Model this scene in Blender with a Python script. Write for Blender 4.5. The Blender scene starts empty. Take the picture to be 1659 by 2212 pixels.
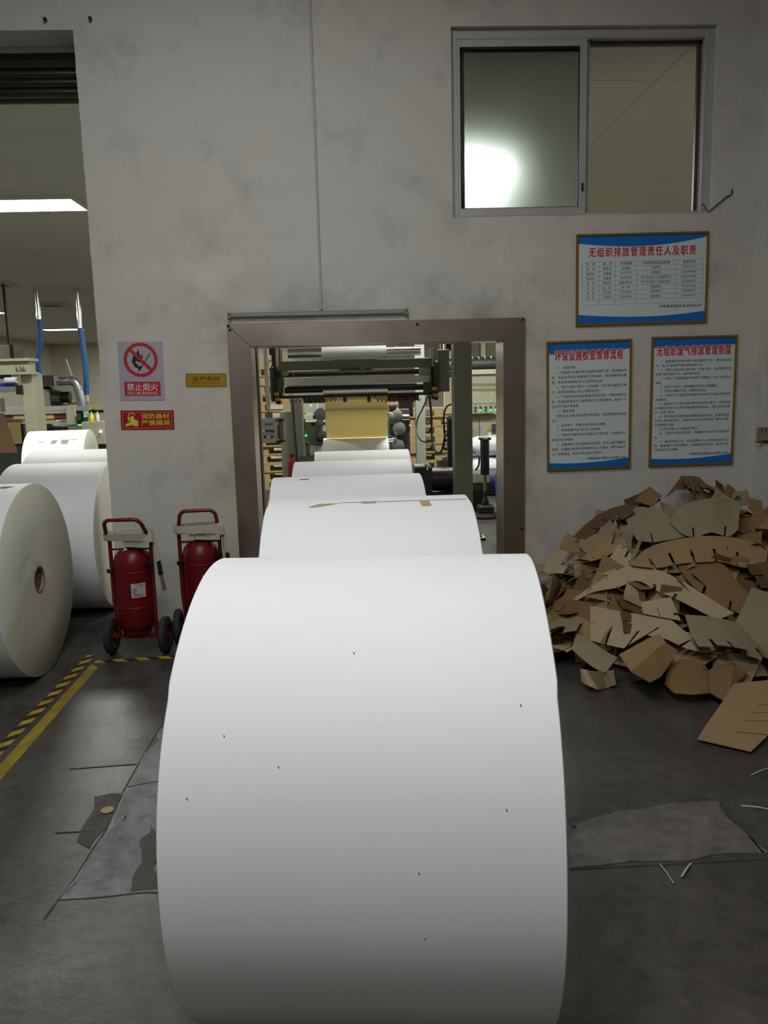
import bpy, bmesh, math, random
from math import sin, cos, pi, radians, sqrt, atan2, floor
from mathutils import Vector, Matrix, noise
random.seed(7)
SC = bpy.context.scene
COL = SC.collection

# ------------------------------------------------------------------ camera
F_PX, CX, CY, EYE = 1724.0, 829.5, 1106.0, 1.66
YAW, PITCH, ROLL = radians(2.24), radians(-9.02), radians(1.5)
FW = Vector((sin(YAW)*cos(PITCH), cos(YAW)*cos(PITCH), sin(PITCH)))
R0 = Vector((cos(YAW), -sin(YAW), 0)); U0 = R0.cross(FW)
RT = R0*cos(ROLL) - U0*sin(ROLL); UP = U0*cos(ROLL) + R0*sin(ROLL)
CAMP = Vector((0, 0, EYE))
cd = bpy.data.cameras.new('camera'); cd.sensor_width = 36; cd.lens = F_PX*36/2212
cd.clip_start = .05; cd.clip_end = 200
co = bpy.data.objects.new('camera', cd); COL.objects.link(co)
m3 = Matrix((RT, UP, -FW)).transposed()
SC.cycles.max_bounces = 6; SC.cycles.diffuse_bounces = 4; SC.cycles.use_adaptive_sampling = True; SC.cycles.adaptive_threshold = .03; SC.cycles.glossy_bounces = 3; SC.cycles.transmission_bounces = 5
SC.cycles.caustics_reflective = False; SC.cycles.caustics_refractive = False
co.matrix_world = Matrix.Translation(CAMP) @ m3.to_4x4()
SC.camera = co
SC.view_settings.view_transform = 'Standard'; SC.view_settings.look = 'None'
SC.view_settings.exposure = 0.0; SC.view_settings.gamma = 1.0; SC.view_settings.use_curve_mapping = False

def ray(px, py): return FW + RT*((px-CX)/F_PX) - UP*((py-CY)/F_PX)
def P(px, py, Y):                      # point of the place seen at a photo position, at distance Y
    d = ray(px, py); return CAMP + d*(Y/d.y)
def PZ(px, py, Z=0.0):
    d = ray(px, py); return CAMP + d*((Z-EYE)/d.z)

# ------------------------------------------------------------------ world and large lamps
w = bpy.data.worlds.new('world'); SC.world = w; w.use_nodes = True
w.node_tree.nodes['Background'].inputs[0].default_value = (.5, .55, .6, 1)
w.node_tree.nodes['Background'].inputs[1].default_value = .02
HALL_W = 140.0
HALL_COL = (.98, 1.0, .92)
STORE_COL = (.96, .99, 1.0)
STORE_LAMPS = [(-.4, .2, 1.6, 1.0, 66.0), (-1.0, -3.9, 1.6, 1.0, 42.0), (-.7, 3.0, 1.2, .3, 46.0)]   # x, y, size, watts
HALL_LAMPS = [(x, y) for y in (10.3, 16.7, 23.1, 29.7) for x in (-10.15, -3.85, 1.25, 6.6)] + [(1.12, 8.95), (-8.6, 35.8), (-3.85, 35.8)]  # rearmost pair: unseen lamps added to brighten the far wall
CEIL = 3.96; YW = 5.7; TW = .25; YB = 39.0

# ------------------------------------------------------------------ helpers
def lin(c):
    if isinstance(c, str):
        c = c.lstrip('#'); c = [int(c[i:i+2], 16)/255 for i in (0, 2, 4)]
    return tuple((x/12.92 if x <= .04045 else ((x+.055)/1.055)**2.4) for x in c)
MATS = {}
def mat(name, col, rough=.6, metal=0.0, var=0.0, scale=8.0, bump=0.0, bscale=40.0, emit=0.0, spec=.5, stretch=(1, 1, 1), rvar=0.0, coat=0.0):
    if name in MATS: return MATS[name]
    m = bpy.data.materials.new(name); m.use_nodes = True; nt = m.node_tree; n = nt.nodes; L = nt.links
    b = n['Principled BSDF']; c = lin(col)
    b.inputs['Base Color'].default_value = (*c, 1); b.inputs['Roughness'].default_value = rough
    b.inputs['Metallic'].default_value = metal; b.inputs['Specular IOR Level'].default_value = spec
    if coat: b.inputs['Coat Weight'].default_value = coat
    if emit:
        b.inputs['Emission Color'].default_value = (*c, 1); b.inputs['Emission Strength'].default_value = emit
    if var or bump or rvar:
        tc = n.new('ShaderNodeTexCoord'); mp = n.new('ShaderNodeMapping'); mp.inputs['Scale'].default_value = stretch
        L.new(tc.outputs['Object'], mp.inputs[0])
    if var or rvar:
        t = n.new('ShaderNodeTexNoise'); t.inputs['Scale'].default_value = scale; t.inputs['Detail'].default_value = 6
        L.new(mp.outputs[0], t.inputs['Vector'])
    if var:
        r = n.new('ShaderNodeValToRGB'); r.color_ramp.elements[0].position = .3; r.color_ramp.elements[1].position = .7
        r.color_ramp.elements[0].color = (*[max(0, x*(1-var)) for x in c], 1)
        r.color_ramp.elements[1].color = (*[min(1, x*(1+var)) for x in c], 1)
        L.new(t.outputs[0], r.inputs[0]); L.new(r.outputs[0], b.inputs['Base Color'])
    if rvar:
        mr = n.new('ShaderNodeMapRange'); mr.inputs[3].default_value = max(.02, rough-rvar); mr.inputs[4].default_value = min(1, rough+rvar)
        L.new(t.outputs[0], mr.inputs[0]); L.new(mr.outputs[0], b.inputs['Roughness'])
    if bump:
        t2 = n.new('ShaderNodeTexNoise'); t2.inputs['Scale'].default_value = bscale; t2.inputs['Detail'].default_value = 5
        L.new(mp.outputs[0], t2.inputs['Vector'])
        bp = n.new('ShaderNodeBump'); bp.inputs['Strength'].default_value = bump; bp.inputs['Distance'].default_value = .01
        L.new(t2.outputs[0], bp.inputs['Height']); L.new(bp.outputs[0], b.inputs['Normal'])
    MATS[name] = m; return m

class MB:
    def __init__(s): s.v = []; s.f = []; s.m = []
    def add(s, vs, fs, mi=0):
        k = len(s.v); s.v += [tuple(p) for p in vs]; s.f += [tuple(i+k for i in f) for f in fs]; s.m += [mi]*len(fs); return s
    def box(s, x0, x1, y0, y1, z0, z1, mi=0):
        return s.add([(x0,y0,z0),(x1,y0,z0),(x1,y1,z0),(x0,y1,z0),(x0,y0,z1),(x1,y0,z1),(x1,y1,z1),(x0,y1,z1)],
                     [(0,3,2,1),(4,5,6,7),(0,1,5,4),(1,2,6,5),(2,3,7,6),(3,0,4,7)], mi)
    def bar(s, p, q, wx, wz, up=(0, 0, 1), mi=0):       # square bar between two points
        p = Vector(p); q = Vector(q); d = (q-p).normalized(); a = d.cross(Vector(up))
        if a.length < 1e-4: a = d.cross(Vector((1, 0, 0)))
        a.normalize(); b = a.cross(d); vs = []
        for c in (p, q):
            for sx, sz in ((-1,-1),(1,-1),(1,1),(-1,1)): vs.append(c + a*(sx*wx/2) + b*(sz*wz/2))
        return s.add(vs, [(3,2,1,0),(4,5,6,7),(0,1,5,4),(1,2,6,5),(2,3,7,6),(3,0,4,7)], mi)
    def cyl(s, p, q, r, n=16, r2=None, cap=True, mi=0):
        p = Vector(p); q = Vector(q); r2 = r if r2 is None else r2; d = (q-p).normalized()
        a = d.orthogonal().normalized(); b = d.cross(a); vs = []
        for c, rr in ((p, r), (q, r2)):
            for i in range(n):
                t = 2*pi*i/n; vs.append(c + a*(rr*cos(t)) + b*(rr*sin(t)))
        fs = [(i, (i+1) % n, n+(i+1) % n, n+i) for i in range(n)]
        if cap: fs += [tuple(range(n-1, -1, -1)), tuple(range(n, 2*n))]
        return s.add(vs, fs, mi)
    def tube(s, pts, r, n=8, mi=0, flat=1.0):
        pts = [Vector(p) for p in pts]; vs = []; ref = None
        for i, p in enumerate(pts):
            d = (pts[min(i+1, len(pts)-1)] - pts[max(i-1, 0)]).normalized()
            if ref is None: ref = d.orthogonal().normalized()
            ref = (ref - d*ref.dot(d)).normalized(); b = d.cross(ref)
            for k in range(n):
                t = 2*pi*k/n; vs.append(p + ref*(r*cos(t)) + b*(r*flat*sin(t)))
        fs = []
        for i in range(len(pts)-1):
            for k in range(n): fs.append((i*n+k, i*n+(k+1) % n, (i+1)*n+(k+1) % n, (i+1)*n+k))
        fs += [tuple(range(n-1, -1, -1)), tuple(range((len(pts)-1)*n, len(pts)*n))]
        return s.add(vs, fs, mi)
    def lathe(s, prof, n=24, base=(0, 0, 0), axis='z', mi=0):
        vs = []
        for r, h in prof:
            for i in range(n):
                t = 2*pi*i/n; a, b = r*cos(t), r*sin(t)
                p = (a, b, h) if axis == 'z' else ((h, a, b) if axis == 'x' else (b, h, a))
                vs.append(tuple(p[k]+base[k] for k in range(3)))
        fs = []
        for j in range(len(prof)-1):
            for i in range(n): fs.append((j*n+i, j*n+(i+1) % n, (j+1)*n+(i+1) % n, (j+1)*n+i))
        if prof[0][0] > 1e-6: fs.append(tuple(range(n-1, -1, -1)))
        if prof[-1][0] > 1e-6: fs.append(tuple(range((len(prof)-1)*n, len(prof)*n)))
        return s.add(vs, fs, mi)
    def prism(s, poly, t, fn, mi=0):       # polygon (u,v) extruded by t; fn(u,v,w) -> point
        n = len(poly); vs = [fn(u, v, 0) for u, v in poly] + [fn(u, v, t) for u, v in poly]
        fs = [tuple(range(n)), tuple(range(2*n-1, n-1, -1))] + [(i, n+i, n+(i+1) % n, (i+1) % n) for i in range(n)]
        return s.add(vs, fs, mi)
    def build(s, name, m, parent=None, smooth=None, bevel=0.0, loc=None, normals=True):
        me = bpy.data.meshes.new(name); me.from_pydata(s.v, [], s.f)
        ms = m if isinstance(m, (list, tuple)) else [m]
        for x in ms: me.materials.append(x)
        for p, i in zip(me.polygons, s.m): p.material_index = i
        if normals or bevel:
            bm = bmesh.new(); bm.from_mesh(me)
            if normals: bmesh.ops.recalc_face_normals(bm, faces=bm.faces)
            if bevel: bmesh.ops.bevel(bm, geom=bm.edges[:], offset=bevel, segments=1, affect='EDGES', clamp_overlap=True)
            bm.to_mesh(me); bm.free()
        if smooth is not None:
            me.shade_smooth(); me.set_sharp_from_angle(angle=radians(smooth))
        o = bpy.data.objects.new(name, me); COL.objects.link(o)
        if parent: o.parent = parent
        if loc is not None: o.location = loc
        return o

def tag(o, label=None, cat=None, group=None, kind=None):
    if label: o['label'] = label
    if cat: o['category'] = cat
    if group: o['group'] = group
    if kind: o['kind'] = kind
    return o
def thing(name, label, cat, loc=(0, 0, 0), rz=0.0, group=None, ry=0.0):
    o = bpy.data.objects.new(name, None); o.empty_display_size = .1; COL.objects.link(o)
    o.location = loc; o.rotation_euler = (0, ry, rz); return tag(o, label, cat, group)
def copy_tree(o, parent=None):
    c = o.copy(); COL.objects.link(c)
    if parent: c.parent = parent
    for ch in [k for k in o.children]: copy_tree(ch, c)
    return c
def box(name, m, parent, a, b, bevel=0.0):
    return MB().box(a[0], b[0], a[1], b[1], a[2], b[2]).build(name, m, parent, bevel=bevel)
def arc(c, r, a0, a1, n, fn): return [fn(c[0]+r*cos(a0+(a1-a0)*i/n), c[1]+r*sin(a0+(a1-a0)*i/n)) for i in range(n+1)]

_TC = {}
def text_geo(s, sp=1.0):
    k = (s, sp)
    if k in _TC: return _TC[k]
    c = bpy.data.curves.new('t', 'FONT'); c.body = s; c.size = 1; c.resolution_u = 2; c.space_character = sp
    o = bpy.data.objects.new('t', c); COL.objects.link(o)
    me = bpy.data.meshes.new_from_object(o)
    vs = [(v.co.x, v.co.y) for v in me.vertices]; fs = [tuple(p.vertices) for p in me.polygons]
    bpy.data.objects.remove(o); bpy.data.curves.remove(c); bpy.data.meshes.remove(me)
    _TC[k] = (vs, fs); return _TC[k]
def put_text(mb, s, x0, z0, hgt, width=None, maxw=None, align='l', bold=0.0, y=-.001, mi=0, sp=1.0):
    """lettering on a plate lying in local XZ; x0,z0 = left foot of the line (or centre/right); bold = stroke growth"""
    if bold:
        n = 8 if bold > .03 else 4; k = 0
        for i in range(n):
            a = 2*pi*(i+.5)/n
            put_text(mb, s, x0+bold*hgt*cos(a), z0+bold*hgt*sin(a), hgt, width, maxw, align, 0.0, y-.00001*i, mi, sp)
        return
    vs, fs = text_geo(s, sp)
    if not vs: return
    xa = min(v[0] for v in vs); xb = max(v[0] for v in vs); ww = max(xb-xa, 1e-5)
    sx = hgt
    if width: sx = width/ww
    elif maxw and ww*hgt > maxw: sx = maxw/ww
    off = {'l': 0, 'c': -ww*sx/2, 'r': -ww*sx}[align]
    mb.add([(x0+off+(v[0]-xa)*sx, y, z0+v[1]*hgt) for v in vs], fs, mi)

# ------------------------------------------------------------------ materials
M_PAPER = mat('white_paper', '#eceeef', .55, var=.015, scale=3, spec=.3)
M_PAPEREND = mat('paper_roll_end', '#d9d8c8', .8, var=.03, scale=2, spec=.2)
M_KRAFTWEB = mat('cream_paper', '#d8d0a4', .6, var=.02, spec=.3)
M_CORE = mat('core_board', '#8a7a60', .85, var=.2, scale=30)
M_CORED = mat('core_plug', '#6b5c46', .9, var=.3, scale=40)
M_TAPE = mat('brown_tape', '#b89c66', .4)
M_STEEL = mat('brushed_steel', '#c2b8ad', .30, metal=1.0, var=.06, scale=3, rvar=.06, bump=.02, bscale=90, stretch=(1, 1, 1))
M_CHROME = mat('chrome', '#d8d8d8', .16, metal=1.0)
M_ALU = mat('aluminium_frame', '#bdbab8', .4, metal=.25, var=.05, scale=6)
M_DARKST = mat('dark_steel', '#2e2a24', .5, metal=.5, var=.2, scale=10)
M_BLACK = mat('black_plastic', '#0c0c0e', .45)
M_BLACKM = mat('black_paint', '#15161a', .35)
M_OLIVE = mat('olive_machine_paint', '#5d5d50', .5, var=.06, scale=4)
M_CREAM = mat('cream_machine_paint', '#a8a78f', .5, var=.05, scale=3)
M_GREYM = mat('grey_machine_paint', '#6e7068', .5, var=.08, scale=5)
M_DGREY = mat('dark_grey_casting', '#3c3d3c', .55, var=.15, scale=9)
M_GALV = mat('galvanised_sheet', '#9a9da0', .32, metal=.9, var=.12, scale=7)
M_RED = mat('red_paint', '#680a11', .38, var=.12, scale=6, spec=.4)
M_TUBERED = mat('dark_red_tube_paint', '#6c121a', .4, var=.15, scale=8)
M_RUBBER = mat('rubber_tyre', '#26262a', .8, var=.2, scale=20)
M_HOSE = mat('canvas_hose', '#b9b5a6', .9, var=.06, scale=40, bump=.2, bscale=200)
M_BLUE = mat('blue_hose', '#184c86', .55, var=.06)
M_BLUEP = mat('blue_plastic', '#1636a0', .45)
M_WOOD = mat('pallet_wood', '#ad9668', .75, var=.15, scale=6, stretch=(1, 8, 8))
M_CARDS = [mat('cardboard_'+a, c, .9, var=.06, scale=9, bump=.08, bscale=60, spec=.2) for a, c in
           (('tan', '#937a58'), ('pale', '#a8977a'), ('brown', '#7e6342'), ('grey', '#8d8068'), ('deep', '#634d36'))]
M_WHITE = mat('white_plastic', '#d8d8d4', .5)
M_TEXTK = mat('black_ink', '#1c1c20', .7)
M_TEXTW = mat('white_ink', '#d8d2d2', .6)
M_TEXTR = mat('red_ink', '#c01a24', .6)
M_SIGNRED = mat('red_sign_ink', '#b51f2a', .55)
M_GOLD = mat('gold_frame', '#b08a34', .35, metal=.8)
M_GOLDP = mat('gold_plate', '#c9a032', .32, metal=.55, var=.05)
M_PBLUE = mat('poster_blue', '#0d6cc0', .5)
M_PWHITE = mat('poster_white', '#d0dedd', .45)
M_GREENL = mat('green_indicator', '#20e070', .4, emit=3.0)
M_WHITEL = mat('white_indicator', '#ffffff', .4, emit=2.0)
M_LED = mat('led_diffuser', '#fffdf6', .5, emit=7.0)
M_YEL = mat('yellow_tape_ink', '#a98a22', .6, var=.25, scale=14)
M_BLK = mat('black_tape_ink', '#222220', .6, var=.2, scale=14)
M_YELP = mat('yellow_floor_paint', '#8f7a24', .6, var=.3, scale=9)
# ------------------------------------------------------------------ special materials
def plaster():
    m = bpy.data.materials.new('stained_plaster'); m.use_nodes = True; nt = m.node_tree; n = nt.nodes; L = nt.links
    b = n['Principled BSDF']; b.inputs['Roughness'].default_value = .75; b.inputs['Specular IOR Level'].default_value = .25
    tc = n.new('ShaderNodeTexCoord')
    def nz(sc, det=6, rough=.6, st=(1, 1, 1)):
        mp = n.new('ShaderNodeMapping'); mp.inputs['Scale'].default_value = st; L.new(tc.outputs['Object'], mp.inputs[0])
        t = n.new('ShaderNodeTexNoise'); t.inputs['Scale'].default_value = sc; t.inputs['Detail'].default_value = det
        t.inputs['Roughness'].default_value = rough; L.new(mp.outputs[0], t.inputs['Vector']); return t.outputs[0]
    def ramp(src, p0, p1, c0=(0, 0, 0), c1=(1, 1, 1)):
        r = n.new('ShaderNodeValToRGB'); e = r.color_ramp.elements; e[0].position = p0; e[1].position = p1
        e[0].color = (*c0, 1); e[1].color = (*c1, 1); L.new(src, r.inputs[0]); return r.outputs[0]
    def mix(fac, a, c, blend='MIX'):
        x = n.new('ShaderNodeMix'); x.data_type = 'RGBA'; x.blend_type = blend
        if hasattr(fac, 'links'): L.new(fac, x.inputs[0])
        else: x.inputs[0].default_value = fac
        for s_, k in ((a, 6), (c, 7)):
            if hasattr(s_, 'links'): L.new(s_, x.inputs[k])
            else: x.inputs[k].default_value = (*s_, 1)
        return x.outputs[2]
    base = mix(ramp(nz(.55, 3), .38, .66), lin('#cec7be'), lin('#cac8c2'))
    base = mix(ramp(nz(3.2, 8, .65), .52, .8), base, lin('#aeaba6'))
    base = mix(ramp(nz(1.3, 5, .6), .6, .85), base, lin('#e0dcd4'))
    # grubby band low on the wall and fresh skim of cement round the doorway
    sx = n.new('ShaderNodeSeparateXYZ'); L.new(tc.outputs['Object'], sx.inputs[0])
    def mth(op, a, c=None):
        x = n.new('ShaderNodeMath'); x.operation = op
        for s_, k in ((a, 0), (c, 1)):
            if s_ is None: continue
            if hasattr(s_, 'links'): L.new(s_, x.inputs[k])
            else: x.inputs[k].default_value = s_
        return x.outputs[0]
    wob = mth('MULTIPLY', mth('SUBTRACT', nz(7, 5), .5), .16)
    dx = mth('SUBTRACT', mth('ABSOLUTE', mth('SUBTRACT', sx.outputs[0], .207)), 1.04)
    dz = mth('SUBTRACT', sx.outputs[2], 2.10)
    dist = mth('ADD', mth('MAXIMUM', dx, dz), wob)
    ring = ramp(dist, .055, .105, (1, 1, 1), (0, 0, 0))
    base = mix(ring, base, lin('#cac6b0'))
    grime = mth('MULTIPLY', ramp(nz(2.2, 8, .7), .46, .68), ramp(dist, .1, .42, (1, 1, 1), (0, 0, 0)))
    base = mix(mth('MULTIPLY', grime, .5), base, lin('#77756f'))
    L.new(base, b.inputs['Base Color'])
    bp = n.new('ShaderNodeBump'); bp.inputs['Strength'].default_value = .18; bp.inputs['Distance'].default_value = .01
    L.new(nz(9, 8), bp.inputs['Height']); L.new(bp.outputs[0], b.inputs['Normal'])
    return m
def concrete(name, c0, c1, c2, rough=.42, con=(.75, 1.15), bump=.15):
    m = bpy.data.materials.new(name); m.use_nodes = True; nt = m.node_tree; n = nt.nodes; L = nt.links
    b = n['Principled BSDF']; tc = n.new('ShaderNodeTexCoord')
    def nz(sc, det=8, r=.6):
        t = n.new('ShaderNodeTexNoise'); t.inputs['Scale'].default_value = sc; t.inputs['Detail'].default_value = det
        t.inputs['Roughness'].default_value = r; L.new(tc.outputs['Object'], t.inputs['Vector']); return t.outputs[0]
    r = n.new('ShaderNodeValToRGB'); e = r.color_ramp.elements; e[0].position = .32; e[1].position = .72
    e[0].color = (*lin(c0), 1); e[1].color = (*lin(c2), 1); x = e.new(.52); x.color = (*lin(c1), 1)
    L.new(nz(1.7, 9, .65), r.inputs[0])
    r2 = n.new('ShaderNodeValToRGB'); r2.color_ramp.elements[0].position = .35; r2.color_ramp.elements[1].position = .75
    r2.color_ramp.elements[0].color = (con[0], con[0], con[0], 1); r2.color_ramp.elements[1].color = (con[1], con[1], con[1], 1)
    L.new(nz(14, 8, .7), r2.inputs[0])
    mx = n.new('ShaderNodeMix'); mx.data_type = 'RGBA'; mx.blend_type = 'MULTIPLY'; mx.inputs[0].default_value = 1
    L.new(r.outputs[0], mx.inputs[6]); L.new(r2.outputs[0], mx.inputs[7]); L.new(mx.outputs[2], b.inputs['Base Color'])
    mr = n.new('ShaderNodeMapRange'); mr.inputs[3].default_value = rough-.1; mr.inputs[4].default_value = rough+.16
    L.new(nz(5, 8, .7), mr.inputs[0]); L.new(mr.outputs[0], b.inputs['Roughness'])
    bp = n.new('ShaderNodeBump'); bp.inputs['Strength'].default_value = bump; bp.inputs['Distance'].default_value = .01
    L.new(nz(22, 8, .7), bp.inputs['Height']); L.new(bp.outputs[0], b.inputs['Normal'])
    return m
M_PLASTER = plaster()
M_FLOOR = concrete('worn_concrete', '#3a3734', '#494541', '#5a5651', .31, (.62, 1.28), .22)
M_PATCH = concrete('repair_mortar', '#5c5d5c', '#7c7f7f', '#9c9f9f', .36, (.45, 1.35), .6)
M_PATCH2 = concrete('pale_repair_mortar', '#4e4a48', '#635f5c', '#7c7774', .5, (.6, 1.3), .4)
M_DARKF = concrete('broken_concrete', '#3b3936', '#464340', '#514e4b', .6, (.6, 1.3), .4)
def glass_mat(name, rough, col):
    m = bpy.data.materials.new(name); m.use_nodes = True; n = m.node_tree.nodes; L = m.node_tree.links
    b = n['Principled BSDF']; b.inputs['Transmission Weight'].default_value = 1; b.inputs['Roughness'].default_value = rough
    b.inputs['Base Color'].default_value = (*lin(col), 1); b.inputs['IOR'].default_value = 1.12
    return m
def dusty(name):
    m = glass_mat(name, .42, '#eef4f2'); n = m.node_tree.nodes; L = m.node_tree.links; b = n['Principled BSDF']
    t = n.new('ShaderNodeBsdfTranslucent'); t.inputs[0].default_value = (*lin('#dfe6e6'), 1)
    nz = n.new('ShaderNodeTexNoise'); nz.inputs['Scale'].default_value = 3; nz.inputs['Detail'].default_value = 6
    tc = n.new('ShaderNodeTexCoord'); L.new(tc.outputs['Object'], nz.inputs['Vector'])
    mr = n.new('ShaderNodeMapRange'); mr.inputs[3].default_value = .06; mr.inputs[4].default_value = .22; L.new(nz.outputs[0], mr.inputs[0])
    mx = n.new('ShaderNodeMixShader'); L.new(mr.outputs[0], mx.inputs[0]); L.new(b.outputs[0], mx.inputs[1]); L.new(t.outputs[0], mx.inputs[2])
    L.new(mx.outputs[0], n['Material Output'].inputs[0]); return m
M_GLASS = dusty('dusty_glass') if True else glass_mat('dusty_glass', .16, '#d5dcdc')
M_CEILP = mat('white_panel_sheet', '#c4c4b6', .45, spec=.4)
M_HALLWALL = mat('hall_wall_paint', '#c4beae', .7, var=.03, scale=1)
M_STOREWALL = mat('store_wall_paint', '#a69c92', .8, var=.05, scale=1)

# ------------------------------------------------------------------ the setting
def holed_wall(name, x0, x1, z0, z1, y0, y1, holes, m, jit=None):
    xs = sorted({x0, x1} | {h[i] for h in holes for i in (0, 1)})
    zs = sorted({z0, z1} | {h[i] for h in holes for i in (2, 3)})
    if jit: zs = sorted(set(zs) | {round(.06*i+.03, 3) for i in range(int(z1/.06))})
    inh = lambda a, c: any(h[0] < a < h[1] and h[2] < c < h[3] for h in holes)
    mb = MB(); vid = {}
    def V(x, y, z):
        k = (x, y, z)
        if k not in vid:
            xx = x
            if jit and abs(x-jit) < 1e-6: xx += (noise.noise(Vector((z*9, y*3, 2)))*.004 + noise.noise(Vector((z*31, 5, y)))*.003)
            vid[k] = len(mb.v); mb.v.append((xx, y, z))
        return vid[k]
    solid = {}
    for i in range(len(xs)-1):
        for j in range(len(zs)-1):
            solid[i, j] = not inh((xs[i]+xs[i+1])/2, (zs[j]+zs[j+1])/2)
    for (i, j), s_ in solid.items():
        if not s_: continue
        a, b_, c, d = xs[i], xs[i+1], zs[j], zs[j+1]
        q = [(V(a,y0,c), V(b_,y0,c), V(b_,y0,d), V(a,y0,d)), (V(a,y1,c), V(a,y1,d), V(b_,y1,d), V(b_,y1,c))]
        if not solid.get((i-1, j)): q.append((V(a,y0,c), V(a,y0,d), V(a,y1,d), V(a,y1,c)))
        if not solid.get((i+1, j)): q.append((V(b_,y0,c), V(b_,y1,c), V(b_,y1,d), V(b_,y0,d)))
        if not solid.get((i, j-1)): q.append((V(a,y0,c), V(a,y1,c), V(b_,y1,c), V(b_,y0,c)))
        if not solid.get((i, j+1)): q.append((V(a,y0,d), V(b_,y0,d), V(b_,y1,d), V(a,y1,d)))
        mb.f += q; mb.m += [0]*len(q)
    return mb.build(name, m)
OPEN = (-4.6, -1.72, -.01, 3.996); DOOR = (-.69, 1.105, -.01, 1.962); WIN = (.75, 2.553, 2.785, 3.996)
o = holed_wall('wall_front', -5.2, 4.4, 0, 4.9, YW, YW+TW, [OPEN, DOOR, WIN], M_PLASTER, jit=-1.72)
tag(o, 'stained grey white plaster wall with doorway, tall side opening and high window', kind='structure')
o = MB().box(-14, 9.2, -8.4, YB+.2, -.12, 0).build('floor', M_FLOOR); tag(o, 'worn dark grey concrete floor', kind='structure'); FLOOR = o
o = MB().box(2.93, 3.5, YW-.13, YW, 0, 4.9).build('wall_pilaster', M_PLASTER); tag(o, 'plaster pilaster at the right end of the wall', kind='structure')
o = MB().box(4.4, 4.6, -8.2, YW+TW, 0, 4.9).build('wall_right', M_STOREWALL); tag(o, 'side wall of the store room', kind='structure')
o = MB().box(-5.4, -5.2, -8.2, YW+TW, 0, 4.9).build('wall_left', M_STOREWALL); tag(o, 'side wall of the store room', kind='structure')
o = MB().box(-5.4, 4.6, -8.4, -8.2, 0, 4.9).build('wall_rear', M_STOREWALL); tag(o, 'wall behind the viewer', kind='structure')
o = MB().box(-5.4, 4.6, -8.4, YW+TW, 4.9, 5.1).build('ceiling_store', M_STOREWALL); tag(o, 'store room ceiling', kind='structure')
# workshop shell
o = MB().box(-14, 9.2, YB, YB+.2, 0, 4.1).build('wall_back', M_HALLWALL); tag(o, 'far grey wall of the workshop', kind='structure')
MB().box(-9.0, 1.0, YB-.02, YB, 1.1, 3.1).build('window_glazing', mat('far_pane', '#8f9a8c', .3), o)
o = MB().box(-14.2, -14, YW+TW, YB+.2, 0, 4.1).build('wall_hall_left', M_HALLWALL); tag(o, 'left wall of the workshop', kind='structure')
o = MB().box(9, 9.2, YW+TW, YB+.2, 0, 4.1).build('wall_hall_right', M_HALLWALL); tag(o, 'right wall of the workshop', kind='structure')
for a, b_ in ((-14, -5.4), (4.6, 9.2)):
    o = MB().box(a, b_, YW+.02, YW+TW, 0, 4.1).build('wall_hall_front', M_HALLWALL); tag(o, 'front wall of the workshop beside the store room', kind='structure')
ce = MB().box(-14.2, 9.2, YW+TW, YB+.2, CEIL+.05, CEIL+.2).build('ceiling', M_CEILP); tag(ce, 'pale sandwich panel ceiling of the workshop', kind='structure')
SEAMX = [-14, -5.16, 2.53, 9.0]
y = YW+TW
ys = [y, 6.59]
while ys[-1] < YB-.5: ys.append(ys[-1]+1.035)
ys[-1] = YB
for j in range(len(ys)-1):
    for i in range(3):
        MB().box(SEAMX[i]+.012, SEAMX[i+1]-.012, ys[j]+.004, ys[j+1]-.004, CEIL, CEIL+.05).build('ceiling_panel', M_CEILP, ce)
for x in SEAMX[1:3]:
    MB().box(x-.045, x+.045, y, YB, CEIL-.006, CEIL).build('cover_strip', M_CEILP, ce)
# partition with windows, right part of the workshop
M_WARM = mat('cream_wall_paint', '#e6d5b4', .7)
o = holed_wall('wall_partition', 2.6, 9.0, 0, CEIL, 22, 22.15, [(3.2, 3.62, 1.6, 2.86), (3.74, 4.22, 1.6, 2.86), (4.27, 4.9, 1.6, 2.9)], M_WARM)
tag(o, 'cream partition wall with small windows behind the control cabinet', kind='structure')
for a, b_, t in ((3.2, 3.62, 2.86), (3.74, 4.22, 2.86), (4.27, 4.9, 2.9)):
    MB().box(a, b_, 22.1, 22.12, 1.6, t).build('pane', mat('partition_pane', '#7d7a66', .35), o)

# lamps
def lamp(x, y, z, sx, sy, power, colr, label, group, strength_mat=M_LED):
    t = thing('ceiling_light', label, 'ceiling light', (x, y, z), 0, group)
    mb = MB(); e = .02
    for a in ((-sx/2-e, -sx/2, -sy/2-e, sy/2+e), (sx/2, sx/2+e, -sy/2-e, sy/2+e), (-sx/2, sx/2, -sy/2-e, -sy/2), (-sx/2, sx/2, sy/2, sy/2+e)):
        mb.box(*a, -.045, 0)
    mb.build('frame', M_WHITE, t)
    MB().box(-sx/2, sx/2, -sy/2, sy/2, -.04, -.02).build('diffuser', strength_mat, t)
    ld = bpy.data.lights.new('lamp_light', 'AREA'); ld.shape = 'RECTANGLE'; ld.size = sx; ld.size_y = sy
    ld.energy = power; ld.color = colr
    lo = bpy.data.objects.new('lamp_light', ld); COL.objects.link(lo); lo.parent = t; lo.location = (0, 0, -.05)
    return t
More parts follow.
